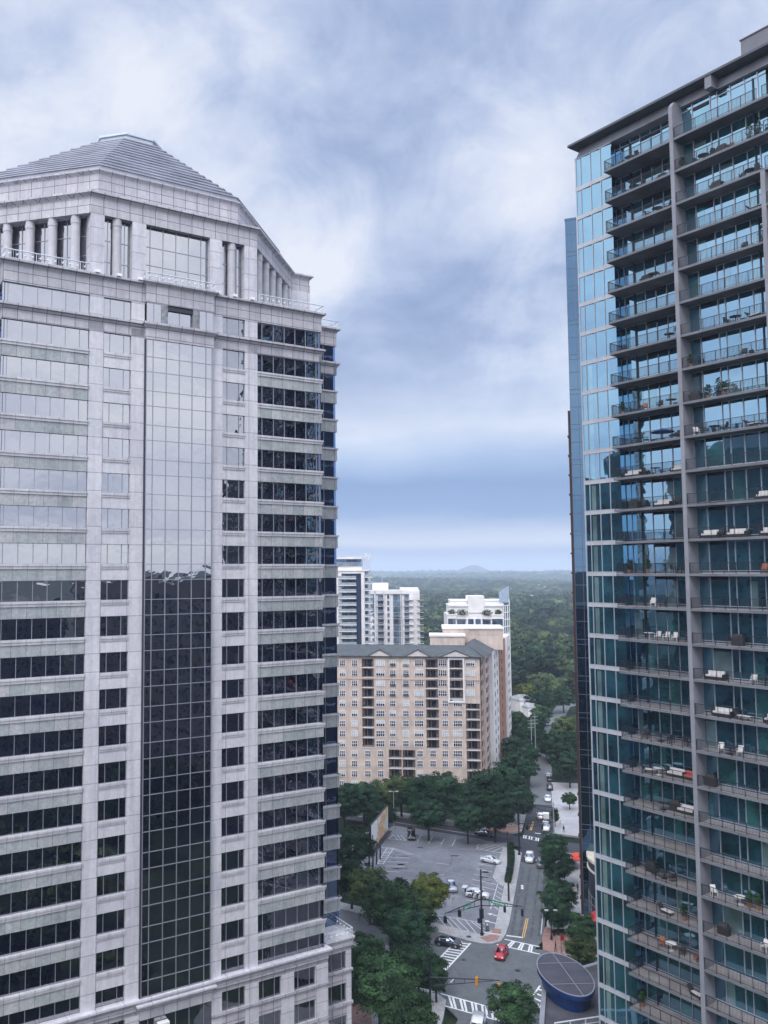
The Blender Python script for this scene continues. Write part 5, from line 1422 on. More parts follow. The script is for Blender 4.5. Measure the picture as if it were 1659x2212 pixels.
X8 = lambda x: (1340 + .60277 * x) * .54
Y8 = lambda y: (3050 + .60277 * y) * .54
def T8(x, y, r, zc, kind, label, group, **k): return tree(X8(x), Y8(y), r * .3255, zc, kind, label, group, **k)
GN = 'street trees in front of the granite tower'
T8(300, 1470, 215, 9, 'green', 'large dark green tree at the bottom edge, beside the granite tower corner', GN)
T8(470, 1660, 190, 8, 'green', 'broad green tree cut by the bottom edge, left of the lower crosswalk', GN)
T8(200, 1290, 150, 8.5, 'green', 'green tree directly right of the granite tower base balcony', GN)
T8(520, 1330, 150, 8, 'dark', 'dark tree left of the striped crosswalk, under the black sedan', GN)
T8(230, 840, 150, 8.5, 'mixed', 'yellow green tree at the parking lot corner, under the billboard posts', GN)
T8(370, 960, 190, 8.5, 'green', 'big rounded green tree between the lot and the granite tower', GN)
T8(500, 1110, 160, 7.5, 'dark', 'dark tree overhanging the pavement at the lower left lot corner', GN)
T8(625, 860, 130, 6.3, 'yellow', 'bright yellow green tree standing at the lot edge left of the silver car', GN)
T8(560, 960, 120, 6.0, 'mixed', 'small green tree just left of the yellow green one', GN)
T8(110, 560, 150, 9, 'dark', 'dark tree under the left end of the billboard', GN)
T8(110, 760, 135, 8.5, 'dark', 'dark tree against the granite tower edge, below the billboard', GN)
T8(670, 1400, 105, 7.5, 'dark', 'thin dark tree behind the lower traffic signal pole', GN, shape='tall')
T8(1180, 1615, 150, 6.5, 'green', 'bushy dark green tree at the bottom edge left of the blue drum', GN)
GP = 'row of trees along the pavement right of the street'
T8(1445, 560, 95, 8.5, 'dark', 'farthest dark tree of the pavement row, beside the dark car', GP)
T8(1480, 680, 105, 8.5, 'dark', 'middle dark tree of the pavement row right of the street', GP)
T8(1475, 880, 118, 7.5, 'dark', 'nearest and largest dark tree of the pavement row, behind the lamp post', GP)
T8(1480, 1010, 95, 6.5, 'dark', 'low dark tree over the bench beside the lamp post', GP)
T8(1640, 1100, 100, 7, 'green', 'green tree below the dark round pavilion', GP)
T8(1640, 1240, 100, 7, 'mixed', 'lighter green tree between the blue drum and the glass condominium', GP)
T8(1460, 350, 38, 3.5, 'green', 'slim young tree at the far street corner beside the signal pole', GP, shape='tall')
GB = 'row of big trees in front of the peach apartment block'
for i, (x, y, r, z, kd, lb) in enumerate(((60, 260, 130, 9, 'dark', 'left end, granite tower edge'), (190, 230, 130, 9, 'dark', 'second from the left, above the billboard'), (330, 215, 120, 9, 'mixed', 'lighter yellow green one behind the lot lamp'),
        (440, 190, 120, 9, 'mixed', 'yellow green one under the double balcony stack'), (300, 350, 110, 7, 'dark', 'low dark one behind the billboard'), (590, 220, 150, 9.5, 'dark', 'dark one above the black van'), (720, 200, 150, 10, 'dark', 'wide dark one in the middle of the row'),
        (620, 340, 120, 7.5, 'dark', 'low crown over the far side of the lot'), (860, 250, 130, 9, 'dark', 'one with peach wall gap at its left'), (1000, 190, 150, 10.5, 'dark', 'tall one before the corner of the peach block'),
        (880, 370, 110, 6.5, 'dark', 'low crown beside the brick corner'), (1120, 150, 150, 11, 'dark', 'tall dark one right of the peach corner'), (1060, 330, 140, 7.5, 'dark', 'spreading one over the brick street corner'), (1215, 250, 110, 9, 'dark', 'right end of the row, overhanging the far street'))):
    T8(x, y, r, z, kd, 'tree in front of the peach block: ' + lb, GB)
X5 = lambda x: (1850 + .30139 * x) * .54
Y5 = lambda y: (2700 + .30139 * y) * .54
GF = 'trees lining the far street beyond the crossing'
for (x, y, r, z, kd, lb) in ((1320, 1080, 170, 10, 'dark', 'dark tree right of the far street, over the parked cars'), (1420, 1220, 150, 9, 'dark', 'dark tree at the dark tower edge beside the far parked cars'), (1230, 900, 160, 11, 'dark', 'dark tree leaning over the far street from the right'), (1350, 720, 170, 11, 'mixed', 'lighter green tree right of the pale curved road'),
        (1430, 900, 140, 11, 'dark', 'dark tree touching the brick edge of the dark tower'), (720, 620, 150, 11, 'green', 'rounded green tree right of the peach block side'), (620, 760, 130, 11, 'dark', 'dark tree hugging the peach block side'), (850, 780, 140, 11, 'green', 'green tree behind the utility poles'),
        (700, 960, 150, 10, 'dark', 'dark tree low beside the peach block side'), (860, 1010, 150, 10, 'dark', 'dark tree left of the far street'), (680, 1180, 150, 10, 'dark', 'dark tree above the big crown at the peach corner'), (860, 1230, 130, 9, 'dark', 'dark tree over the left kerb of the far street'),
        (1040, 520, 120, 12, 'green', 'tall round green tree left of the pale curved road'), (1000, 640, 110, 11, 'dark', 'dark tree just below the round one left of the curved road'), (1000, 820, 110, 10, 'dark', 'dark tree where the far street disappears'), (1110, 960, 100, 9, 'dark', 'dark tree arching over the far end of the street'),
        (980, 180, 110, 13, 'green', 'light green domed tree above the small white house'), (830, 220, 120, 12, 'yellow', 'yellow green tree above the small white house'), (900, 330, 110, 11, 'dark', 'dark tree right of the small white house'), (1110, 330, 110, 12, 'dark', 'dark tree beyond the pale curved road'),
        (560, 560, 60, 9, 'green', 'small tree at the foot of the glassy cream tower'), (1420, 1640, 80, 4.5, 'green', 'round bush beside the white forecourt'), (1340, 300, 120, 12, 'dark', 'dark tree beyond the bend at the dark tower edge')):
    tree(X5(x), Y5(y), r * .16275 * 1.22, z, kd, lb, GF, lod=1)

# ---- the wood beyond: one canopy nobody could count
def canopy(name, Rmin, Rmax, spacing, rad, zc, proto, lo, hi, mats, seed, keep=lambda x, y: True, wide=1.0):
    r = np.random.RandomState(seed); P_ = []
    y = Rmin
    while y < Rmax:
        x0, x1 = lo(y), hi(y); x = x0 + r.rand() * spacing
        while x < x1:
            jx, jy = x + r.uniform(-.4, .4) * spacing, y + r.uniform(-.4, .4) * spacing
            if keep(jx, jy): P_.append((jx, jy, r.uniform(.6, 1.35), r.uniform(0, 6.28), terrain_h(jx, jy) if hypot(jx, jy) > 900 else 0))
            x += spacing
        y += spacing * .9
    P_ = np.array(P_)
    v, f = proto; nv, nf = len(v), len(f)
    c, s = np.cos(P_[:, 3]), np.sin(P_[:, 3]); sc = P_[:, 2] * rad
    V_ = np.empty((len(P_), nv, 3), np.float32)
    V_[:, :, 0] = (v[None, :, 0] * c[:, None] - v[None, :, 1] * s[:, None]) * sc[:, None] * wide + P_[:, 0:1]
    V_[:, :, 1] = (v[None, :, 0] * s[:, None] + v[None, :, 1] * c[:, None]) * sc[:, None] * wide + P_[:, 1:2]
    V_[:, :, 2] = v[None, :, 2] * sc[:, None] + (zc * P_[:, 2] + P_[:, 4])[:, None]
    k = f.shape[1]
    F_ = (f[None] + (np.arange(len(P_)) * nv)[:, None, None]).reshape(-1)
    me = D.meshes.new(name); me.vertices.add(len(P_) * nv); me.vertices.foreach_set('co', V_.ravel())
    me.loops.add(len(F_)); me.loops.foreach_set('vertex_index', F_.astype(np.int32))
    n = len(P_) * nf; me.polygons.add(n); me.polygons.foreach_set('loop_start', np.arange(0, n * k, k, dtype=np.int32)); me.polygons.foreach_set('loop_total', np.full(n, k, np.int32))
    for m in mats: me.materials.append(m)
    if len(mats) > 1:
        mi = np.repeat((np.random.RandomState(seed + 1).rand(len(P_)) ** 1.15 * len(mats)).astype(np.int32), nf); me.polygons.foreach_set('material_index', mi)
    me.update()
    o = D.objects.new(name, me); COL.objects.link(o); o['kind'] = 'stuff'
    return o


def arrays(me):
    v = np.empty(len(me.vertices) * 3, np.float32); me.vertices.foreach_get('co', v)
    f = np.empty(len(me.loops), np.int32); me.loops.foreach_get('vertex_index', f)
    return v.reshape(-1, 3), f.reshape(len(me.polygons), -1)
LF = lambda n, a, b, s: leafmat(n, a, b, .05, rg=.6)
FM = [LF('wood_leaf_dark', (.010, .026, .018, 1), (.028, .056, .032, 1), .12), LF('wood_leaf_mid', (.018, .040, .024, 1), (.052, .088, .042, 1), .12), LF('wood_leaf_light', (.036, .066, .034, 1), (.10, .14, .06, 1), .12)]
gapL = lambda y: (700 - CX) / FPX * y; gapR = lambda y: (1262 - CX) / FPX * y
road = [Vector(p) for p in ((55.5, 211), (60, 226), (68.4, 256.4), (79.8, 297.2), (101, 361), (123, 416), (150, 440))]
def off_road(x, y, m_=7.5):
    p = Vector((x, y))
    for a, b in zip(road, road[1:]):
        t = max(0, min(1, (p - a).dot(b - a) / (b - a).length_squared))
        if (a.lerp(b, t) - p).length < m_: return False
    return True
mc = gnd(1215, 1394, 0)
def keep(x, y):
    if ((x - mc.x) / 44) ** 2 + ((y - mc.y) / 75) ** 2 < 1: return False
    if y < 470 and x < 112: return False
    return off_road(x, y, 9)
hi_p = arrays(crown_mesh('tmp', 21, 46, 40, .095, (1, 1, .8)))
o = canopy('near_wood', 318, 900, 15.0, 10.5, 9.5, hi_p, gapL, gapR, FM, 3, keep)
me_p = arrays(crown_mesh('tmp2', 22, 22, 22, .17, (1, 1, .75)))
canopy('middle_wood', 900, 2300, 20, 15, 9, me_p, gapL, gapR, FM, 4, lambda x, y: True)
lo_m = MB(); rr_ = random.Random(2); lo_m.ball((0, 0, 0), 1, 1, .7, 8, 5, .22, 4)
lo_p = (np.array(lo_m.v, np.float32), np.array(lo_m.f, np.int32))
canopy('far_wood', 2300, 5200, 30, 20, 7.5, lo_p, gapL, gapR, FM, 5)
canopy('farthest_wood', 5200, 8700, 62, 40, 3, lo_p, gapL, gapR, FM, 6)
# woods and gardens around, seen in the mirror glass of both towers
canopy('city_trees', -420, 330, 17, 7.5, 7.5, me_p, lambda y: -420, lambda y: 330, FM, 8,
       lambda x, y: not (y > 78 and -75 < x < 110) and not (28 < x < 75 and y > 40) and not (-75 < x < -20 and y > 60))
# ================================================================== vehicles
def paintm(name, col, rough=.25, metal=.1):
    m, nt_, b = newmat(name); b.inputs['Base Color'].default_value = col; b.inputs['Roughness'].default_value = rough; b.inputs['Metallic'].default_value = metal
    b.inputs['Coat Weight'].default_value = .6; b.inputs['Coat Roughness'].default_value = .08
    g = nt_.nodes.new('ShaderNodeNewGeometry'); n = noise(nt_, g.outputs['Position'], 3, 3)
    r = ramp(nt_, n.outputs['Fac'], [(.3, tuple(c * .85 for c in col[:3])), (.7, col[:3])]); nt_.links.new(r.outputs['Color'], b.inputs['Base Color'])
    return m
M['car_white'] = paintm('car_white', (.74, .75, .77, 1)); M['car_silver'] = paintm('car_silver', (.42, .44, .50, 1), .3, .5); M['car_red'] = paintm('car_red', (.42, .015, .03, 1))
M['car_black'] = paintm('car_black', (.012, .014, .022, 1)); M['car_grey'] = paintm('car_grey', (.16, .17, .20, 1), .3, .4)
M['cglass'] = mirror_glass('car_glass', (.6, .7, .85, 1), (.006, .008, .015, 1), .3, .0, .5)
M['tyre'] = plain('tyre', (.014, .014, .017, 1), .85, 0, .05); M['rim'] = plain('wheel_rim', (.38, .39, .42, 1), .35, .6, .05)
M['tail'] = plain('tail_light', (.35, .02, .02, 1), .3, 0, .02); M['head'] = plain('head_light', (.75, .77, .8, 1), .2, 0, .02); M['trimb'] = plain('black_trim', (.02, .02, .025, 1), .6, 0, .05)


def loft(mb, secs):
    """skin a row of cross-sections (lists of points)"""
    k = len(mb.v); n = len(secs[0])
    for s in secs: mb.v += [tuple(p) for p in s]
    for j in range(len(secs) - 1):
        for i in range(n - 1):
            mb.f.append((k + j * n + i, k + j * n + i + 1, k + (j + 1) * n + i + 1, k + (j + 1) * n + i)); mb.m.append(mb.mi)
    for j, rev in ((0, False), (len(secs) - 1, True)):
        t = tuple(k + j * n + i for i in range(n)); mb.f.append(t[::-1] if not rev else t); mb.m.append(mb.mi)


CARS = {}
def car_meshes(style):
    if style in CARS: return CARS[style]
    # length, width, rows of (x, belt height, half width); cabin rows (x, roof height, half width)
    if style == 'sedan': L, Wd, lower, cab = 4.75, 1.82, ((-2.37, .62, .70), (-2.2, .88, .84), (-1.2, .97, .91), (0, .95, .91), (1.0, .93, .91), (1.9, .80, .87), (2.25, .68, .76), (2.37, .52, .62)), ((-1.75, .95, .72), (-1.05, 1.36, .60), (-.3, 1.46, .62), (.25, 1.42, .62), (1.15, .94, .74))
    elif style == 'suv': L, Wd, lower, cab = 4.7, 1.88, ((-2.32, .75, .80), (-2.2, 1.02, .90), (-1.2, 1.08, .94), (0, 1.08, .94), (1.1, 1.08, .94), (1.9, .98, .90), (2.25, .84, .82), (2.35, .6, .7)), ((-2.2, 1.04, .80), (-1.95, 1.62, .70), (-.8, 1.74, .70), (.3, 1.70, .70), (1.2, 1.08, .80))
    elif style == 'van': L, Wd, lower, cab = 5.3, 1.98, ((-2.62, .8, .9), (-2.5, 1.1, .98), (-1.2, 1.15, .99), (0, 1.15, .99), (1.4, 1.12, .98), (2.1, .98, .94), (2.5, .8, .84), (2.62, .55, .7)), ((-2.52, 1.1, .92), (-2.4, 1.98, .82), (-.8, 2.04, .82), (.9, 1.98, .80), (1.85, 1.08, .86))
    elif style == 'hatch': L, Wd, lower, cab = 4.25, 1.78, ((-2.1, .7, .74), (-1.98, .95, .84), (-1.0, 1.0, .89), (0, .99, .89), (.9, .96, .89), (1.6, .84, .85), (1.98, .7, .76), (2.1, .5, .6)), ((-1.95, .96, .72), (-1.6, 1.44, .62), (-.5, 1.54, .63), (.2, 1.50, .63), (1.05, .96, .74))
    else: L, Wd, lower, cab = 5.5, 1.95, ((-2.72, .9, .9), (-2.6, 1.0, .95), (-1.2, 1.02, .96), (0, 1.05, .96), (1.2, 1.08, .96), (2.0, 1.02, .92), (2.5, .9, .84), (2.7, .6, .7)), ((-.85, 1.02, .82), (-.7, 1.62, .72), (.0, 1.74, .72), (.6, 1.70, .72), (1.35, 1.06, .82))
    bd = MB(); secs = []
    for x, h, w in lower: secs.append([(x, -w * .95, .28), (x, -w, .45), (x, -w, h * .78), (x, -w * .93, h), (x, -w * .5, h + .03), (x, w * .5, h + .03), (x, w * .93, h), (x, w, h * .78), (x, w, .45), (x, w * .95, .28)])
    loft(bd, secs)
    for a, b in zip(secs, secs[1:]): bd.face([a[0], b[0], b[-1], a[-1]][::-1])
    # roof panel and pillars in body colour
    rf = [c for c in cab[1:-1]]
    rs = [[(x, -w, h - .03), (x, -w * .7, h + .02), (x, w * .7, h + .02), (x, w, h - .03), (x, w * .98, h - .08), (x, -w * .98, h - .08)] for x, h, w in rf]
    loft(bd, [r + [r[0]] for r in rs])
    for sgn in (-1, 1):
        for (xa, ha, wa), (xb, hb, wb) in ((cab[0], cab[1]), (cab[-1], cab[-2])):
            bd.rod((xa, sgn * wa, ha), (xb, sgn * wb, hb - .03), .045, .04, 4)
        xm = (rf[0][0] + rf[-1][0]) / 2; bd.rod((xm, sgn * (cab[0][2] + .06), lower[3][1]), (xm, sgn * rf[1][2], rf[1][1] - .05), .04, .035, 4)
        bd.box(cab[-1][0] - .25, cab[-1][0] - .05, sgn * (Wd / 2 + .04), sgn * (Wd / 2 + .20), lower[3][1] - .02, lower[3][1] + .14)
    gl = MB(); gs = []
    for i, (x, h, w) in enumerate(cab):
        base = min(h, lower[3][1]) - .02
        gs.append([(x, -cab[0][2] - (.04 if 0 < i < len(cab) - 1 else 0), base), (x, -w, h - .05), (x, w, h - .05), (x, cab[0][2] + (.04 if 0 < i < len(cab) - 1 else 0), base)])
    loft(gl, gs)
    wh = MB(); wh.rod((0, -.11, 0), (0, .11, 0), .34 if style in ('sedan', 'hatch') else .38, n=18)
    rm = MB(); rm.rod((0, -.12, 0), (0, .12, 0), .21, n=12); 
    hl = MB(); hl.box(L / 2 - .16, L / 2 - .02, -.16, .16, .58, .72); tl = MB(); tl.box(-L / 2 - .01, -L / 2 + .08, -.12, .12, .66, .88)
    wx = L * .31
    CARS[style] = dict(L=L, W=Wd, body=bd, glass=gl.mesh('window_glass', M['cglass'], True), wheel=wh.mesh('wheel', M['tyre']), rim=rm.mesh('rim', M['rim']), head=hl.mesh('headlight', M['head']), tail=tl.mesh('tail_light', M['tail']), wx=wx, r=.34 if style in ('sedan', 'hatch') else .38, cache={})
    return CARS[style]


def link(nm, me, parent, loc=(0, 0, 0)):
    o = D.objects.new(nm, me); COL.objects.link(o); o.parent = parent; o.location = loc; return o
def car(x, y, dx, dy, style, col, label, cat='car', z=0.035, group=None, doors=False):
    c = car_meshes(style); root = empty('car' if cat == 'car' else cat.replace(' ', '_'), (x, y, z), atan2(dy, dx)); tag(root, label, cat, group)
    if col not in c['cache']: c['cache'][col] = c['body'].mesh('body', M[col], True)
    link('body', c['cache'][col], root); link('window_glass', c['glass'], root)
    for sx in (-1, 1):
        for sy in (-1, 1):
            w = link('wheel', c['wheel'], root, (sx * c['wx'], sy * (c['W'] / 2 - .1), c['r'])); link('rim', c['rim'], w)
    for sy in (-1, 1): link('headlight', c['head'], root, (0, sy * c['W'] * .33, .12 if style in ('suv', 'van', 'pickup') else 0)); link('tail_light', c['tail'], root, (0, sy * c['W'] * .36, .15 if style in ('suv', 'van', 'pickup') else 0))
    if doors:
        dm_ = MB(); dm_.box(0, 1.0, -.05, .05, .4, 1.05); dm_.box(.0, .06, -.03, .03, 1.05, 1.55); dm_.box(0.05, .75, -.03, .03, 1.5, 1.56)
        dme = dm_.mesh('door', M[col])
        for (xx, yy, a) in doors:
            o = link('door', dme, root, (xx, yy, 0)); o.rotation_euler = (0, 0, a)
        hole = MB()
        for s_ in sorted({1 if d[1] > 0 else -1 for d in doors}): hole.box(-1.0, .95, s_ * (c['W'] / 2 + .0), s_ * (c['W'] / 2 + .012), .42, 1.05)
        hole.build('door_opening', M['trimb'], root)
    return root


mid = lambda a, b: (a + b) / 2
p = mid(Vector((38.8, 197.6)), Vector((42.4, 194.5))); car(p.x, p.y, .78, -.62, 'sedan', 'car_white', 'white sedan parked against the concrete island in the lot')
p = g8(790, 862); a = car(p.x - .2, p.y + 1.6, -.02, -1, 'suv', 'car_silver', 'silver car in the lot with one side door standing open', doors=[(.9, .94, radians(75 + 90))])
p = g8(952, 905); a = car(p.x, p.y + .7, .91, -.40, 'suv', 'car_white', 'white off road car with side doors and tailgate open, in the lot', doors=[(.95, -.94, radians(-110)), (-.1, -.94, radians(-110)), (.95, .94, radians(110)), (-.1, .94, radians(110))])
tg = MB(); tg.prism([(-3.1, -.8), (-2.15, -.8), (-2.15, .8), (-3.1, .8)], 1.72, 1.8); tg.build('tailgate', M['car_white'], a); sp_ = MB(); sp_.rod((-2.6, 0, 1.1), (-2.42, 0, 1.1), .38, n=14); sp_.build('spare_wheel', M['tyre'], a)
car(32.5, 149.4, -.42, -.90, 'hatch', 'car_red', 'red hatchback turning across the intersection')
p = g8(755, 1225); car(p.x, p.y + .6, .93, -.36, 'sedan', 'car_black', 'black sedan stopped beside the zebra crossing, partly under a tree')
car(49.8, 197.3, -.30, -.954, 'suv', 'car_white', 'white car driving towards us just past the dark asphalt crossing')
p = g6(1070, 900); car(p.x, p.y + 1.5, .30, .954, 'pickup', 'car_grey', 'grey pickup waiting at the white stop line beside the pavement trees', 'pickup truck')
p = g8(515, 515); car(p.x - .1, p.y + 1.6, -.08, -1, 'van', 'car_black', 'black van parked at the far edge of the lot')
car(24.0, 126.6, .30, .954, 'van', 'car_white', 'white van entering at the bottom edge below the crosswalk', 'van')
p = g6(1140, 430); car(p.x, p.y + 2.3, -.27, -.96, 'suv', 'car_white', 'white car facing us on the right of the far stop line')
p = g6(1140, 305); car(p.x, p.y + 2, .28, .96, 'pickup', 'car_black', 'black pickup with a white box on its bed, beyond the far crossing', 'pickup truck')
bx_ = MB(); bx_.box(-.8, .8, -.75, .75, 0, 1.25); q = p + Vector((0, 2, 0)); o = bx_.build('cargo_box', M['lampw'], None, loc=(q.x - .35, q.y - 1.2, 1.08), rz=atan2(.96, .28)); tag(o, 'white box standing on the bed of the black pickup', 'box')
p = g6(1055, 260); car(p.x, p.y + 1.2, .28, .96, 'hatch', 'car_white', 'white hatchback ahead of the yellow centre line beyond the far crossing')
p = g5(1160, 1690); car(p.x, p.y + 2, -.27, -.96, 'sedan', 'car_white', 'white sedan alone on the far street before the trees')
p = g5(1178, 1545); car(p.x + .2, p.y + 2.2, .25, .97, 'suv', 'car_black', 'dark parked car beside the far pavement, behind the white sedan')
p = g5(1185, 1425); car(p.x, p.y + 2.2, .23, .97, 'sedan', 'car_black', 'small dark car in the far parked row, under the trees')
p = g5(1180, 1385); car(p.x, p.y + 2.6, .23, .97, 'sedan', 'car_white', 'farthest white parked car, where trees close over the street')
p = g6(290, 480); car(p.x, p.y, .9, -.43, 'sedan', 'car_black', 'dark car behind the tree trunks on the street past the lot', z=.02)
p = g4(230, 1600); car(p.x, p.y, .8, -.6, 'sedan', 'car_grey', 'grey car in tree shade at the granite tower edge', z=.02)

# ================================================================== street furniture
M['sigblk'] = plain('signal_black', (.016, .02, .035, 1), .5, .2, .05); M['sigyel'] = plain('signal_yellow', (.62, .26, .03, 1), .5, 0, .05); M['signgrn'] = plain('sign_green', (.02, .28, .19, 1), .5, 0, .03)
M['galv'] = plain('galvanised_pole', (.36, .42, .42, 1), .5, .4, .05)
def signal_head(parent, x, y, z, mat, rz=0):
    m = MB(); m.box(-.2, .2, -.17, .17, -1.1, 0)
    for i in range(3): m.rod((0, -.17, -.2 - .36 * i), (0, -.42, -.23 - .36 * i), .15, .15, 8)
    m.box(-.03, .03, -.03, .03, 0, .3)
    o = m.build('signal_head', M[mat], parent, loc=(x, y, z), rz=rz); return o
def mast(x, y, h, arms, label, mat='sigblk', hp=None, name='traffic_signal'):
    root = empty(name, (x, y, .15)); tag(root, label, 'traffic signal')
    m = MB(); m.rod((0, 0, 0), (0, 0, .5), .32, .28, 10); m.rod((0, 0, .5), (0, 0, hp or h + 1), .17, .13, 10); m.build('pole', M['sigblk'], root)
    for (dx, dy, heads, hm) in arms:
        L = hypot(dx, dy); d = Vector((dx / L, dy / L, 0)); m = MB()
        m.rod((0, 0, h), (dx, dy, h + .7), .10, .07, 7); m.rod((0, 0, h - 1.2), (dx * .9, dy * .9, h + .5), .08, .05, 7)
        for t in (.2, .35, .5, .65): m.rod((dx * t, dy * t, h + .7 * t), (dx * t, dy * t, h - 1.2 + 1.9 * t), .04, n=5)
        m.build('mast_arm', M['sigblk'], root)
        for t, s in heads: signal_head(root, dx * t, dy * t, h + .6 * t - .35, hm, s)
    return root
pA = g3(540, 815); zA = 7.0
eL = g3(190, 640, 6.6); eR = g3(920, 518, 7.6)
A = mast(pA.x, pA.y, 6.4, [(eL.x - pA.x, eL.y - pA.y, [(1, .6), (.62, .6)], 'sigblk'), (eR.x - pA.x, eR.y - pA.y, [(1, 0), (.58, 0)], 'sigblk')], 'black traffic signal pole with two arms at the parking lot corner', hp=11.6)
m = MB(); m.box(-.35, .35, -.3, .3, 3.0, 4.6); m.box(-.75, -.2, -.25, .25, 2.2, 2.9); m.build('control_box', M['sigblk'], A)
for (t, dx, dy, h_, w_, s_) in ((.42, eL.x - pA.x, eL.y - pA.y, 6.45, 2.2, 'W. Peachtree'), (.40, eR.x - pA.x, eR.y - pA.y, 6.55, 2.9, 'Peachtree St')):
    an = atan2(dy, dx); an = an if abs(an) < pi / 2 else an + pi
    m = MB(); m.box(-w_ / 2, w_ / 2, -.03, .03, -.3, .3); sgn_ = m.build('street_sign', M['signgrn'], A, loc=(dx * t + .12, dy * t - .25, h_), rz=an)
    mm = MB(); r_ = random.Random(len(s_)); x = -w_ / 2 + .25      # white lettering, unreadable at this distance in the photograph
    while x < w_ / 2 - .3:
        ww = r_.uniform(.07, .16); mm.box(x, x + ww, -.045, -.03, -.13, .14 if r_.random() < .3 else .06); x += ww + .06
    mm.build('lettering', M['lampw'], sgn_)
pB = g3(795, 490)
root = empty('utility_pole', (pB.x, pB.y, .15)); tag(root, 'tall dark utility pole on the pavement between the hedge and the street', 'utility pole')
m = MB(); m.rod((0, 0, 0), (0, 0, 13.5), .2, .14, 9); m.build('pole', M['bark'], root); m = MB(); m.box(-.3, .3, -.3, .3, 5.5, 6.6); m.rod((0, 0, 3.2), (.8, -.1, 3.4), .04, n=5); m.build('transformer', M['sigblk'], root)
pC = g6(755, 735)
C3 = mast(pC.x, pC.y, 7.0, [(8.6, -.9, [(.62, 0), (.22, 0)], 'sigblk')], 'dark signal pole with arm over the dark asphalt crossing', hp=13)
pD = g6(1215, 470)
D3 = mast(pD.x, pD.y, 6.6, [(-9.5, 3.6, [(1, .4), (.7, .4)], 'sigblk')], 'far traffic signal pole on the right corner of the crossing', hp=8); 
for ch in D3.children:
    if ch.name.startswith('pole'): ch.data.materials[0] = M['galv']
sS = gnd(930, 2208); eS = g3(712, 1240, 7.0)
E3 = mast(sS.x, sS.y, 6.2, [(eS.x - sS.x, eS.y - sS.y, [(.98, 2.6)], 'sigyel')], 'traffic signal with yellow heads reaching over the intersection from the tree', hp=9)
q = g3(492, 1250, 6.6); signal_head(E3, q.x - sS.x, q.y - sS.y, 7.1, 'sigyel', 2.6)
def lamp(p, h, label, arm=1.6, mat='sigblk'):
    root = empty('street_lamp', (p.x, p.y, .1)); tag(root, label, 'street lamp')
    m = MB(); m.rod((0, 0, 0), (0, 0, .7), .22, .18, 10); m.rod((0, 0, .7), (0, 0, h), .11, .08, 8); m.build('pole', M[mat], root)
    m = MB(); m.rod((-arm, 0, h - .05), (arm, 0, h - .05), .045, n=6); m.build('crossarm', M[mat], root)
    for s_ in (-1, 1): m = MB(); m.box(-.32, .32, -.16, .16, -.1, .05); m.build('lamp_head', M['railw'], root, loc=(s_ * arm, 0, h))
    return root
lamp(g3(1200, 860), 5.2, 'dark double headed lamp post on the brick corner right of the street', .8)
lamp(g4(750, 730), 9.6, 'double headed lamp post at the far left corner of the parking lot', .9, 'galv')
p = g3(1293, 985); root = empty('traffic_sign', (p.x, p.y, .16)); tag(root, 'small post with a red and brown sign panel on the brick corner', 'sign')
m = MB(); m.rod((0, 0, 0), (0, 0, 2.9), .05, n=6); m.build('post', M['sigblk'], root); m = MB(); m.box(-.1, .55, -.04, .04, 2.1, 2.8); m.build('sign_panel', M['car_red'], root); m = MB(); m.box(-.75, -.12, -.04, .04, 2.3, 2.85); m.build('sign_panel', M['peachd'], root)
# bench with planter under the pavement tree
p = g3(1270, 815); root = empty('bench', (p.x, p.y, .15), .2); tag(root, 'dark bench on the brick corner under the lowest pavement tree', 'bench')
m = MB(); m.box(-1.2, 1.2, -.25, .25, .42, .5); m.build('seat', M['bark'], root); m = MB(); m.box(-1.2, 1.2, .22, .3, .5, .95); m.build('backrest', M['bark'], root)
for x in (-1, 1): m = MB(); m.box(-.05, .05, -.22, .25, 0, .42); m.build('leg', M['sigblk'], root, loc=(x, 0, 0))
p = g8(500, 1250)
# small white utility box in the lot entrance
p = g8(1010, 1118); root = empty('ticket_machine', (p.x, p.y, .15)); tag(root, 'grey ticket machine at the lot corner by the signal pole', 'ticket machine')
m = MB(); m.box(-.3, .3, -.25, .25, 0, 1.5); m.build('cabinet', M['car_grey'], root); m = MB(); m.box(-.34, .34, -.29, .29, 1.5, 1.6); m.box(-.18, .18, -.27, -.25, .9, 1.3); m.build('hood', M['lampw'], root)
for x, lb in ((15, 'nearest'), (95, 'middle')):
    p = g3(590 + x * .9, 800 + x * .12); o = MB().box(-.9, .9, -.08, .08, 0, .14).build('wheel_stop', M['lampw'], None, loc=(p.x, p.y, .16), rz=-.4); tag(o, f'white concrete wheel stop, {lb} one beside the ticket machine', 'wheel stop', 'wheel stops')
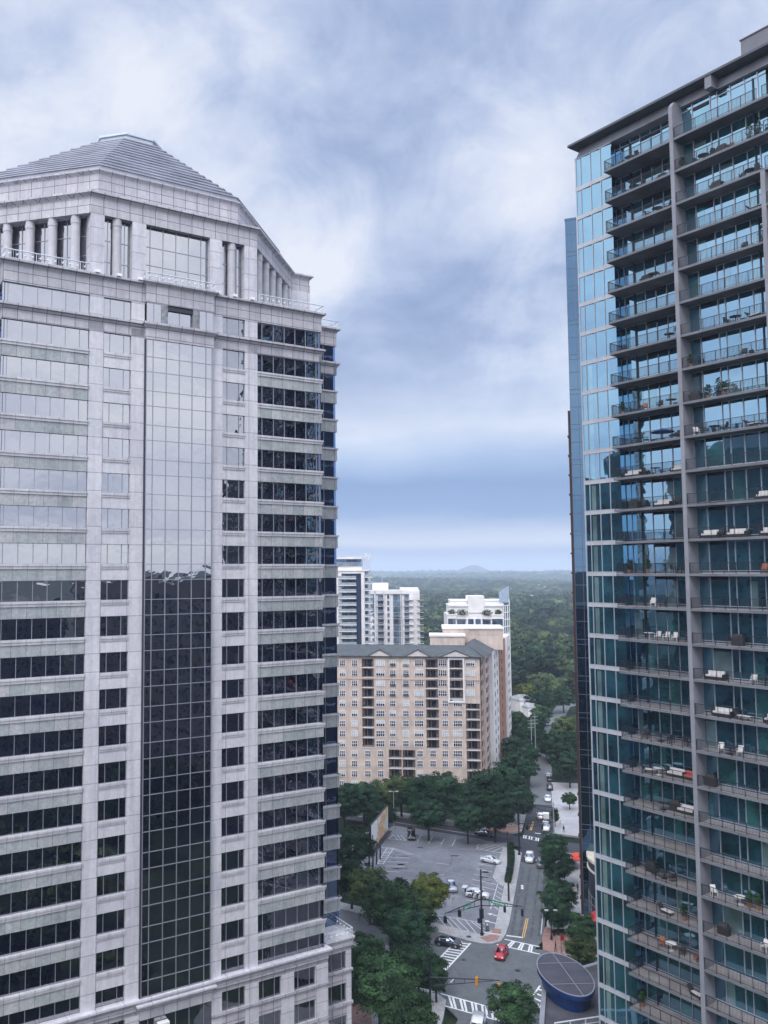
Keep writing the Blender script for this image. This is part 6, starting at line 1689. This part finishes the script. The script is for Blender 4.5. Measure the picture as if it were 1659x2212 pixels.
# billboard
bx0, bx1 = Vector((13.0, 187.3)), Vector((18.0, 202.6)); be = (bx1 - bx0).normalized()
root = empty('billboard', (bx0.x, bx0.y, 0), atan2(be.y, be.x)); tag(root, 'large roadside billboard on steel posts with orange and white poster, over the parking lot', 'billboard')
L = (bx1 - bx0).length
m = MB(); m.box(-.1, L + .1, .05, .35, 5.4, 11.0); m.build('back_panel', M['sigblk'], root)
m = MB(); m.box(0, L, -.02, .04, 5.6, 10.85)
def poster():
    mm_, nt_, b = newmat('poster'); tc_ = nt_.nodes.new('ShaderNodeTexCoord'); sp_ = nt_.nodes.new('ShaderNodeSeparateXYZ'); nt_.links.new(tc_.outputs['Object'], sp_.inputs[0])
    n = noise(nt_, tc_.outputs['Object'], .45, 3, .5, .8); ad = nt_.nodes.new('ShaderNodeMath'); ad.operation = 'MULTIPLY_ADD'; nt_.links.new(sp_.outputs['X'], ad.inputs[0]); ad.inputs[1].default_value = .034; nt_.links.new(n.outputs['Fac'], ad.inputs[2])
    r = ramp(nt_, ad.outputs[0], [(.42, (.86, .9, .9)), (.66, (.9, .92, .9)), (.72, (.62, .30, .12)), (.78, (.80, .62, .48)), (.90, (.80, .38, .04)), (1.0, (.74, .76, .70))])
    nt_.links.new(r.outputs['Color'], b.inputs['Base Color']); b.inputs['Roughness'].default_value = .5; return mm_
m.build('poster', poster(), root)
m = MB(); m.box(0, L, -.9, .0, 5.2, 5.3); m.rod((0, -.9, 6.1), (L, -.9, 6.1), .03, n=4); m.rod((0, 1.1, 9.8), (L, 1.1, 10.2), .04, n=4); m.build('catwalk', M['sigblk'], root)
for x in (1.0, 4.5, 8.0, 11.5): m = MB(); m.rod((x, .9, 0), (x, .6, 10.4), .17, n=8); m.build('post', M['sigblk'], root)
# utility poles far along the street
for (x, y, hpx, lb) in ((975, 860, 300, 'left one beside the far street trees'), (925, 930, 110, 'short one left of its taller neighbour')):
    p = g5(x, y + 330); root = empty('utility_pole', (p.x, p.y, 0)); tag(root, 'pale utility pole, ' + lb, 'utility pole', 'utility poles')
    m = MB(); m.rod((0, 0, 0), (0, 0, 17), .18, .12, 7); m.build('pole', M['galv'], root)
    for z in (16, 15, 13.8): m = MB(); m.box(-1.1, 1.1, -.06, .06, z, z + .15); m.build('crossarm', M['galv'], root)
# red parasols and awnings of the cafe on the pavement right
for i, (pp_, z, lb) in enumerate(((g6(1395, 800, 2.4), 2.4, 'red cafe parasol seen through the pavement trees'), (g6(1520, 725, 2.4), 2.4, 'orange red cafe parasol against the dark tower edge'), (g6(1540, 770, 2.4), 2.4, 'red parasol just below the orange red one'))):
    root = empty('cafe_parasol', (pp_.x, pp_.y, .15), i); tag(root, lb, 'parasol', 'cafe parasols')
    m = MB()
    for k in range(8):
        a, b = 2 * pi * k / 8, 2 * pi * (k + 1) / 8; m.face([(0, 0, 2.75), (1.5 * cos(a), 1.5 * sin(a), 2.2), (1.5 * cos(b), 1.5 * sin(b), 2.2)]); m.face([(1.5 * cos(a), 1.5 * sin(a), 2.2), (1.5 * cos(a), 1.5 * sin(a), 2.0), (1.5 * cos(b), 1.5 * sin(b), 2.0), (1.5 * cos(b), 1.5 * sin(b), 2.2)])
    m.build('canopy', plain('red_canvas', (.62, .05, .04, 1) if i != 1 else (.70, .12, .03, 1), .8, 0, .1), root); m = MB(); m.rod((0, 0, 0), (0, 0, 2.7), .03, n=6); m.build('pole', M['railw'], root)
aw = MB(); 
for k in range(6):
    a0_, a1_ = radians(188 + 8 * k), radians(196 + 8 * k); aw.face([(9.7 * cos(a0_), 9.7 * sin(a0_), 3.6), (9.7 * cos(a1_), 9.7 * sin(a1_), 3.6), (11.2 * cos(a1_), 11.2 * sin(a1_), 2.7), (11.2 * cos(a0_), 11.2 * sin(a0_), 2.7)])
aw.build('awning', plain('red_awning', (.50, .03, .04, 1), .8), RD)
# small white houses among the far trees
for i, (x, y, Y_, w_, h_, lb) in enumerate(((790, 430, 0, 4, 4, 'small white house in the trees left of the curved road'), (870, 450, 0, 3, 1.5, 'low white garage right of the small white house'))):
    p = g5(x, y, 3); root = empty('house', (p.x, p.y, 0), .3); tag(root, lb, 'house')
    m = MB(); m.box(-w_, w_, -5, 5, 0, h_ + 3); m.build('wall', M['whitep'], root)
    m = MB(); m.prism([(-w_ - .4, -5.4), (w_ + .4, -5.4), (w_ + .4, 5.4), (-w_ - .4, 5.4)], h_ + 3.02, h_ + 5, top=[(-w_ + 2, -.2), (w_ - 2, -.2), (w_ - 2, .2), (-w_ + 2, .2)]); m.build('roof', M['flatroof'], root)
    m = MB(); m.mat(0)
    for k in range(3): m.box(-w_ + 2 + k * w_ * .6, -w_ + 3.2 + k * w_ * .6, -5.05, -4.98, h_ + .3, h_ + 2.1)
    m.build('window', M['pane'], root)
rndb = random.Random(9)
for i, (x, Y_, w_, h_) in enumerate(((862, 5200, 40, 26), (885, 5600, 30, 22), (905, 5400, 50, 24), (960, 6000, 45, 26), (1000, 6100, 36, 28), (1022, 6000, 60, 25), (1045, 6100, 42, 27), (1065, 6150, 30, 24), (1120, 5800, 40, 20), (1155, 2600, 30, 18), (1180, 2500, 22, 16), (1150, 1750, 18, 15), (1185, 1500, 10, 12), (1160, 1250, 9, 13), (1210, 5300, 50, 22))):
    xx = (x - CX) / FPX * Y_; zg = terrain_h(xx, Y_)
    root = empty('distant_building', (xx, Y_, zg), rndb.uniform(-.3, .3)); tag(root, 'tiny pale building in the wooded distance', 'building', 'tiny pale buildings on the wooded horizon')
    m = MB(); m.box(-w_ / 2, w_ / 2, -8, 8, 0, h_ * .95 + 4); m.build('wall', M['whitep'], root)
    m = MB(); n_ = max(2, int(w_ / 5))
    for k in range(n_):
        for z in range(int(h_ / 4)): xk = -w_ / 2 + (k + .5) * w_ / n_; m.box(xk - 1, xk + 1, -8.1, -8.0, 5 + z * 4, 7.4 + z * 4)
    tag(m.build('windows', M['pane'], root), kind='stuff')
# ================================================================== people
SKIN = plain('skin', (.30, .18, .13, 1), .6, 0, .04); CLO = plain('dark_clothing', (.03, .03, .045, 1), .8, 0, .1); CLO2 = plain('light_clothing', (.45, .45, .48, 1), .8, 0, .1)
def person(p, rz, label, cl, z=.16):
    J = {'pelvis': (0, 0, .95), 'chest': (0, .0, 1.35), 'neck': (0, .01, 1.50), 'head': (0, .03, 1.62), 'crown': (0, .02, 1.74), 'shL': (-.19, 0, 1.43), 'elL': (-.26, -.03, 1.14), 'haL': (-.24, .08, .88), 'shR': (.19, 0, 1.43), 'elR': (.26, -.06, 1.14), 'haR': (.25, .03, .88),
         'hiL': (-.10, 0, .90), 'knL': (-.11, .14, .50), 'anL': (-.11, .10, .09), 'toL': (-.11, .27, .03), 'hiR': (.10, 0, .90), 'knR': (.11, -.02, .50), 'anR': (.11, -.24, .12), 'toR': (.11, -.10, .03)}
    R__ = {'pelvis': .15, 'chest': .16, 'neck': .06, 'head': .10, 'crown': .07, 'shL': .065, 'shR': .065, 'elL': .048, 'elR': .048, 'haL': .04, 'haR': .04, 'hiL': .10, 'hiR': .10, 'knL': .065, 'knR': .065, 'anL': .045, 'anR': .045, 'toL': .04, 'toR': .04}
    E_ = [('pelvis', 'chest'), ('chest', 'neck'), ('neck', 'head'), ('head', 'crown'), ('chest', 'shL'), ('shL', 'elL'), ('elL', 'haL'), ('chest', 'shR'), ('shR', 'elR'), ('elR', 'haR'), ('pelvis', 'hiL'), ('hiL', 'knL'), ('knL', 'anL'), ('anL', 'toL'), ('pelvis', 'hiR'), ('hiR', 'knR'), ('knR', 'anR'), ('anR', 'toR')]
    ks = list(J); me = D.meshes.new('body'); me.from_pydata([J[k] for k in ks], [(ks.index(a), ks.index(b)) for a, b in E_], [])
    o = D.objects.new('person', me); COL.objects.link(o); o.modifiers.new('skin', 'SKIN'); o.modifiers.new('sub', 'SUBSURF').levels = 1; o.modifiers['sub'].render_levels = 1
    for i, k in enumerate(ks): me.skin_vertices[0].data[i].radius = (R__[k], R__[k])
    me.skin_vertices[0].data[0].use_root = True; me.materials.append(cl)
    o.location = (p.x, p.y, z); o.rotation_euler = (0, 0, rz); tag(o, label, 'person')
    h = MB(); h.ball((0, .03, 1.66), .105, .115, .13, 10, 7); h.ball((0, .14, 1.65), .02, .03, .03, 5, 4); h.build('face', SKIN, o)
    h = MB(); h.ball((0, .0, 1.70), .115, .12, .12, 10, 6); h.build('hair', CLO, o)
    for k in ('haL', 'haR'):
        m = MB(); q = Vector(J[k]); m.ball(tuple(q + Vector((0, 0, -.03))), .035, .02, .05, 6, 5)
        for f_ in range(4): m.rod(tuple(q + Vector((-.024 + .016 * f_, .005, -.07))), tuple(q + Vector((-.024 + .016 * f_, .02, -.13 - .01 * (f_ in (1, 2))))), .008, .006, 4)
        m.rod(tuple(q + Vector((.03 if k == 'haL' else -.03, .01, -.03))), tuple(q + Vector((.045 if k == 'haL' else -.045, .03, -.08))), .009, .007, 4); m.build('hand', SKIN, o)
    return o
person(g6(1530, 1230), 2.6, 'person in dark clothes walking on the pale pavement beside the dark pavilion', CLO)
person(g6(1345, 440), .4, 'person in dark clothes standing at the far right corner of the crossing', CLO)
person(g6(1300, 380), 2.0, 'person in light clothes at the far corner, behind the one in dark clothes', CLO2)
person(g3(1240, 975), 1.2, 'person in dark clothes on the brick corner beside the sign post', CLO)
person(g8(785, 935), .6, 'person in white top standing in the lot below the silver car', CLO2, .04)
# ================================================================== neighbours seen only in the mirror glass
def city_block(x, y, w, d, h, rz, label, base, cols, fh=3.6, ww=1.6, glass='pane', gap=3.2, cap=None):
    root = empty('neighbour_building', (x, y, 0), rz); tag(root, label, 'building', 'surrounding towers')
    m = MB(); m.box(-w / 2, w / 2, -d / 2, d / 2, 0, h)
    if cap: m.box(-w * .3, w * .3, -d * .3, d * .3, h, h + cap); m.prism([(-w * .3, -d * .3), (w * .3, -d * .3), (w * .3, d * .3), (-w * .3, d * .3)], h + cap, h + cap * 2.2, top=[(-.3, -.3), (.3, -.3), (.3, .3), (-.3, .3)])
    m.build('wall', base, root); g = MB()
    for sx, sy, L in ((0, -1, w), (0, 1, w), (1, 0, d), (-1, 0, d)):
        n = int(L / gap)
        for i in range(n):
            t = -L / 2 + (i + .5) * L / n
            for k in range(int(h / fh) - 1):
                z = 3 + k * fh
                if sx == 0: g.box(t - ww / 2, t + ww / 2, sy * d / 2 - .04, sy * d / 2 + .04, z, z + fh * .55)
                else: g.box(sx * w / 2 - .04, sx * w / 2 + .04, t - ww / 2, t + ww / 2, z, z + fh * .55)
    tag(g.build('windows', M[glass], root), kind='stuff')
    return root
CB1 = plain('grey_concrete_block', (.075, .08, .095, 1), .8, 0, .1, .2); CB2 = plain('cream_block', (.12, .12, .13, 1), .8, 0, .1, .2); CB3 = plain('dark_block', (.025, .027, .04, 1), .7, 0, .1, .2)
city_block(92, 68, 46, 34, 92, .45, 'dark tower with stepped pointed top beyond the right edge', CB3, 1, cap=16)
city_block(70, -40, 40, 40, 58, .3, 'grey office block behind the viewpoint', CB1, 1)
city_block(-40, -45, 50, 30, 50, .1, 'dark grey block behind the viewpoint at the left', CB2, 1)
city_block(130, -10, 40, 60, 64, .1, 'grey slab block far right behind the viewpoint', CB1, 1)
city_block(-128, 62, 34, 46, 92, .1, 'grey tower with rows of small windows, seen only mirrored in the condominium glass', CB1, 1, ww=1.4, gap=2.9, cap=7)
city_block(-100, 110, 22, 30, 84, .1, 'dark pointed tower beyond the left edge', CB3, 1, cap=9)
city_block(-95, 10, 30, 30, 60, .2, 'dark block beyond the left edge', CB3, 1)
city_block(-170, 130, 40, 60, 44, .2, 'low grey block beyond the left edge', CB1, 1)
# ================================================================== air
hz = MB(); hz.box(-9000, 9000, -900, 12500, -1.6, 178.0)
hm = D.materials.new('haze'); hm.use_nodes = True; nt_ = hm.node_tree; nt_.nodes.clear()
oo = nt_.nodes.new('ShaderNodeOutputMaterial'); pv = nt_.nodes.new('ShaderNodeVolumePrincipled')
pv.inputs['Color'].default_value = (.68, .79, .98, 1); pv.inputs['Density'].default_value = 1.5e-4; pv.inputs['Anisotropy'].default_value = 0.0
nt_.links.new(pv.outputs[0], oo.inputs['Volume'])
o = hz.build('haze', hm); o['kind'] = 'stuff'; o.display_type = 'WIRE'
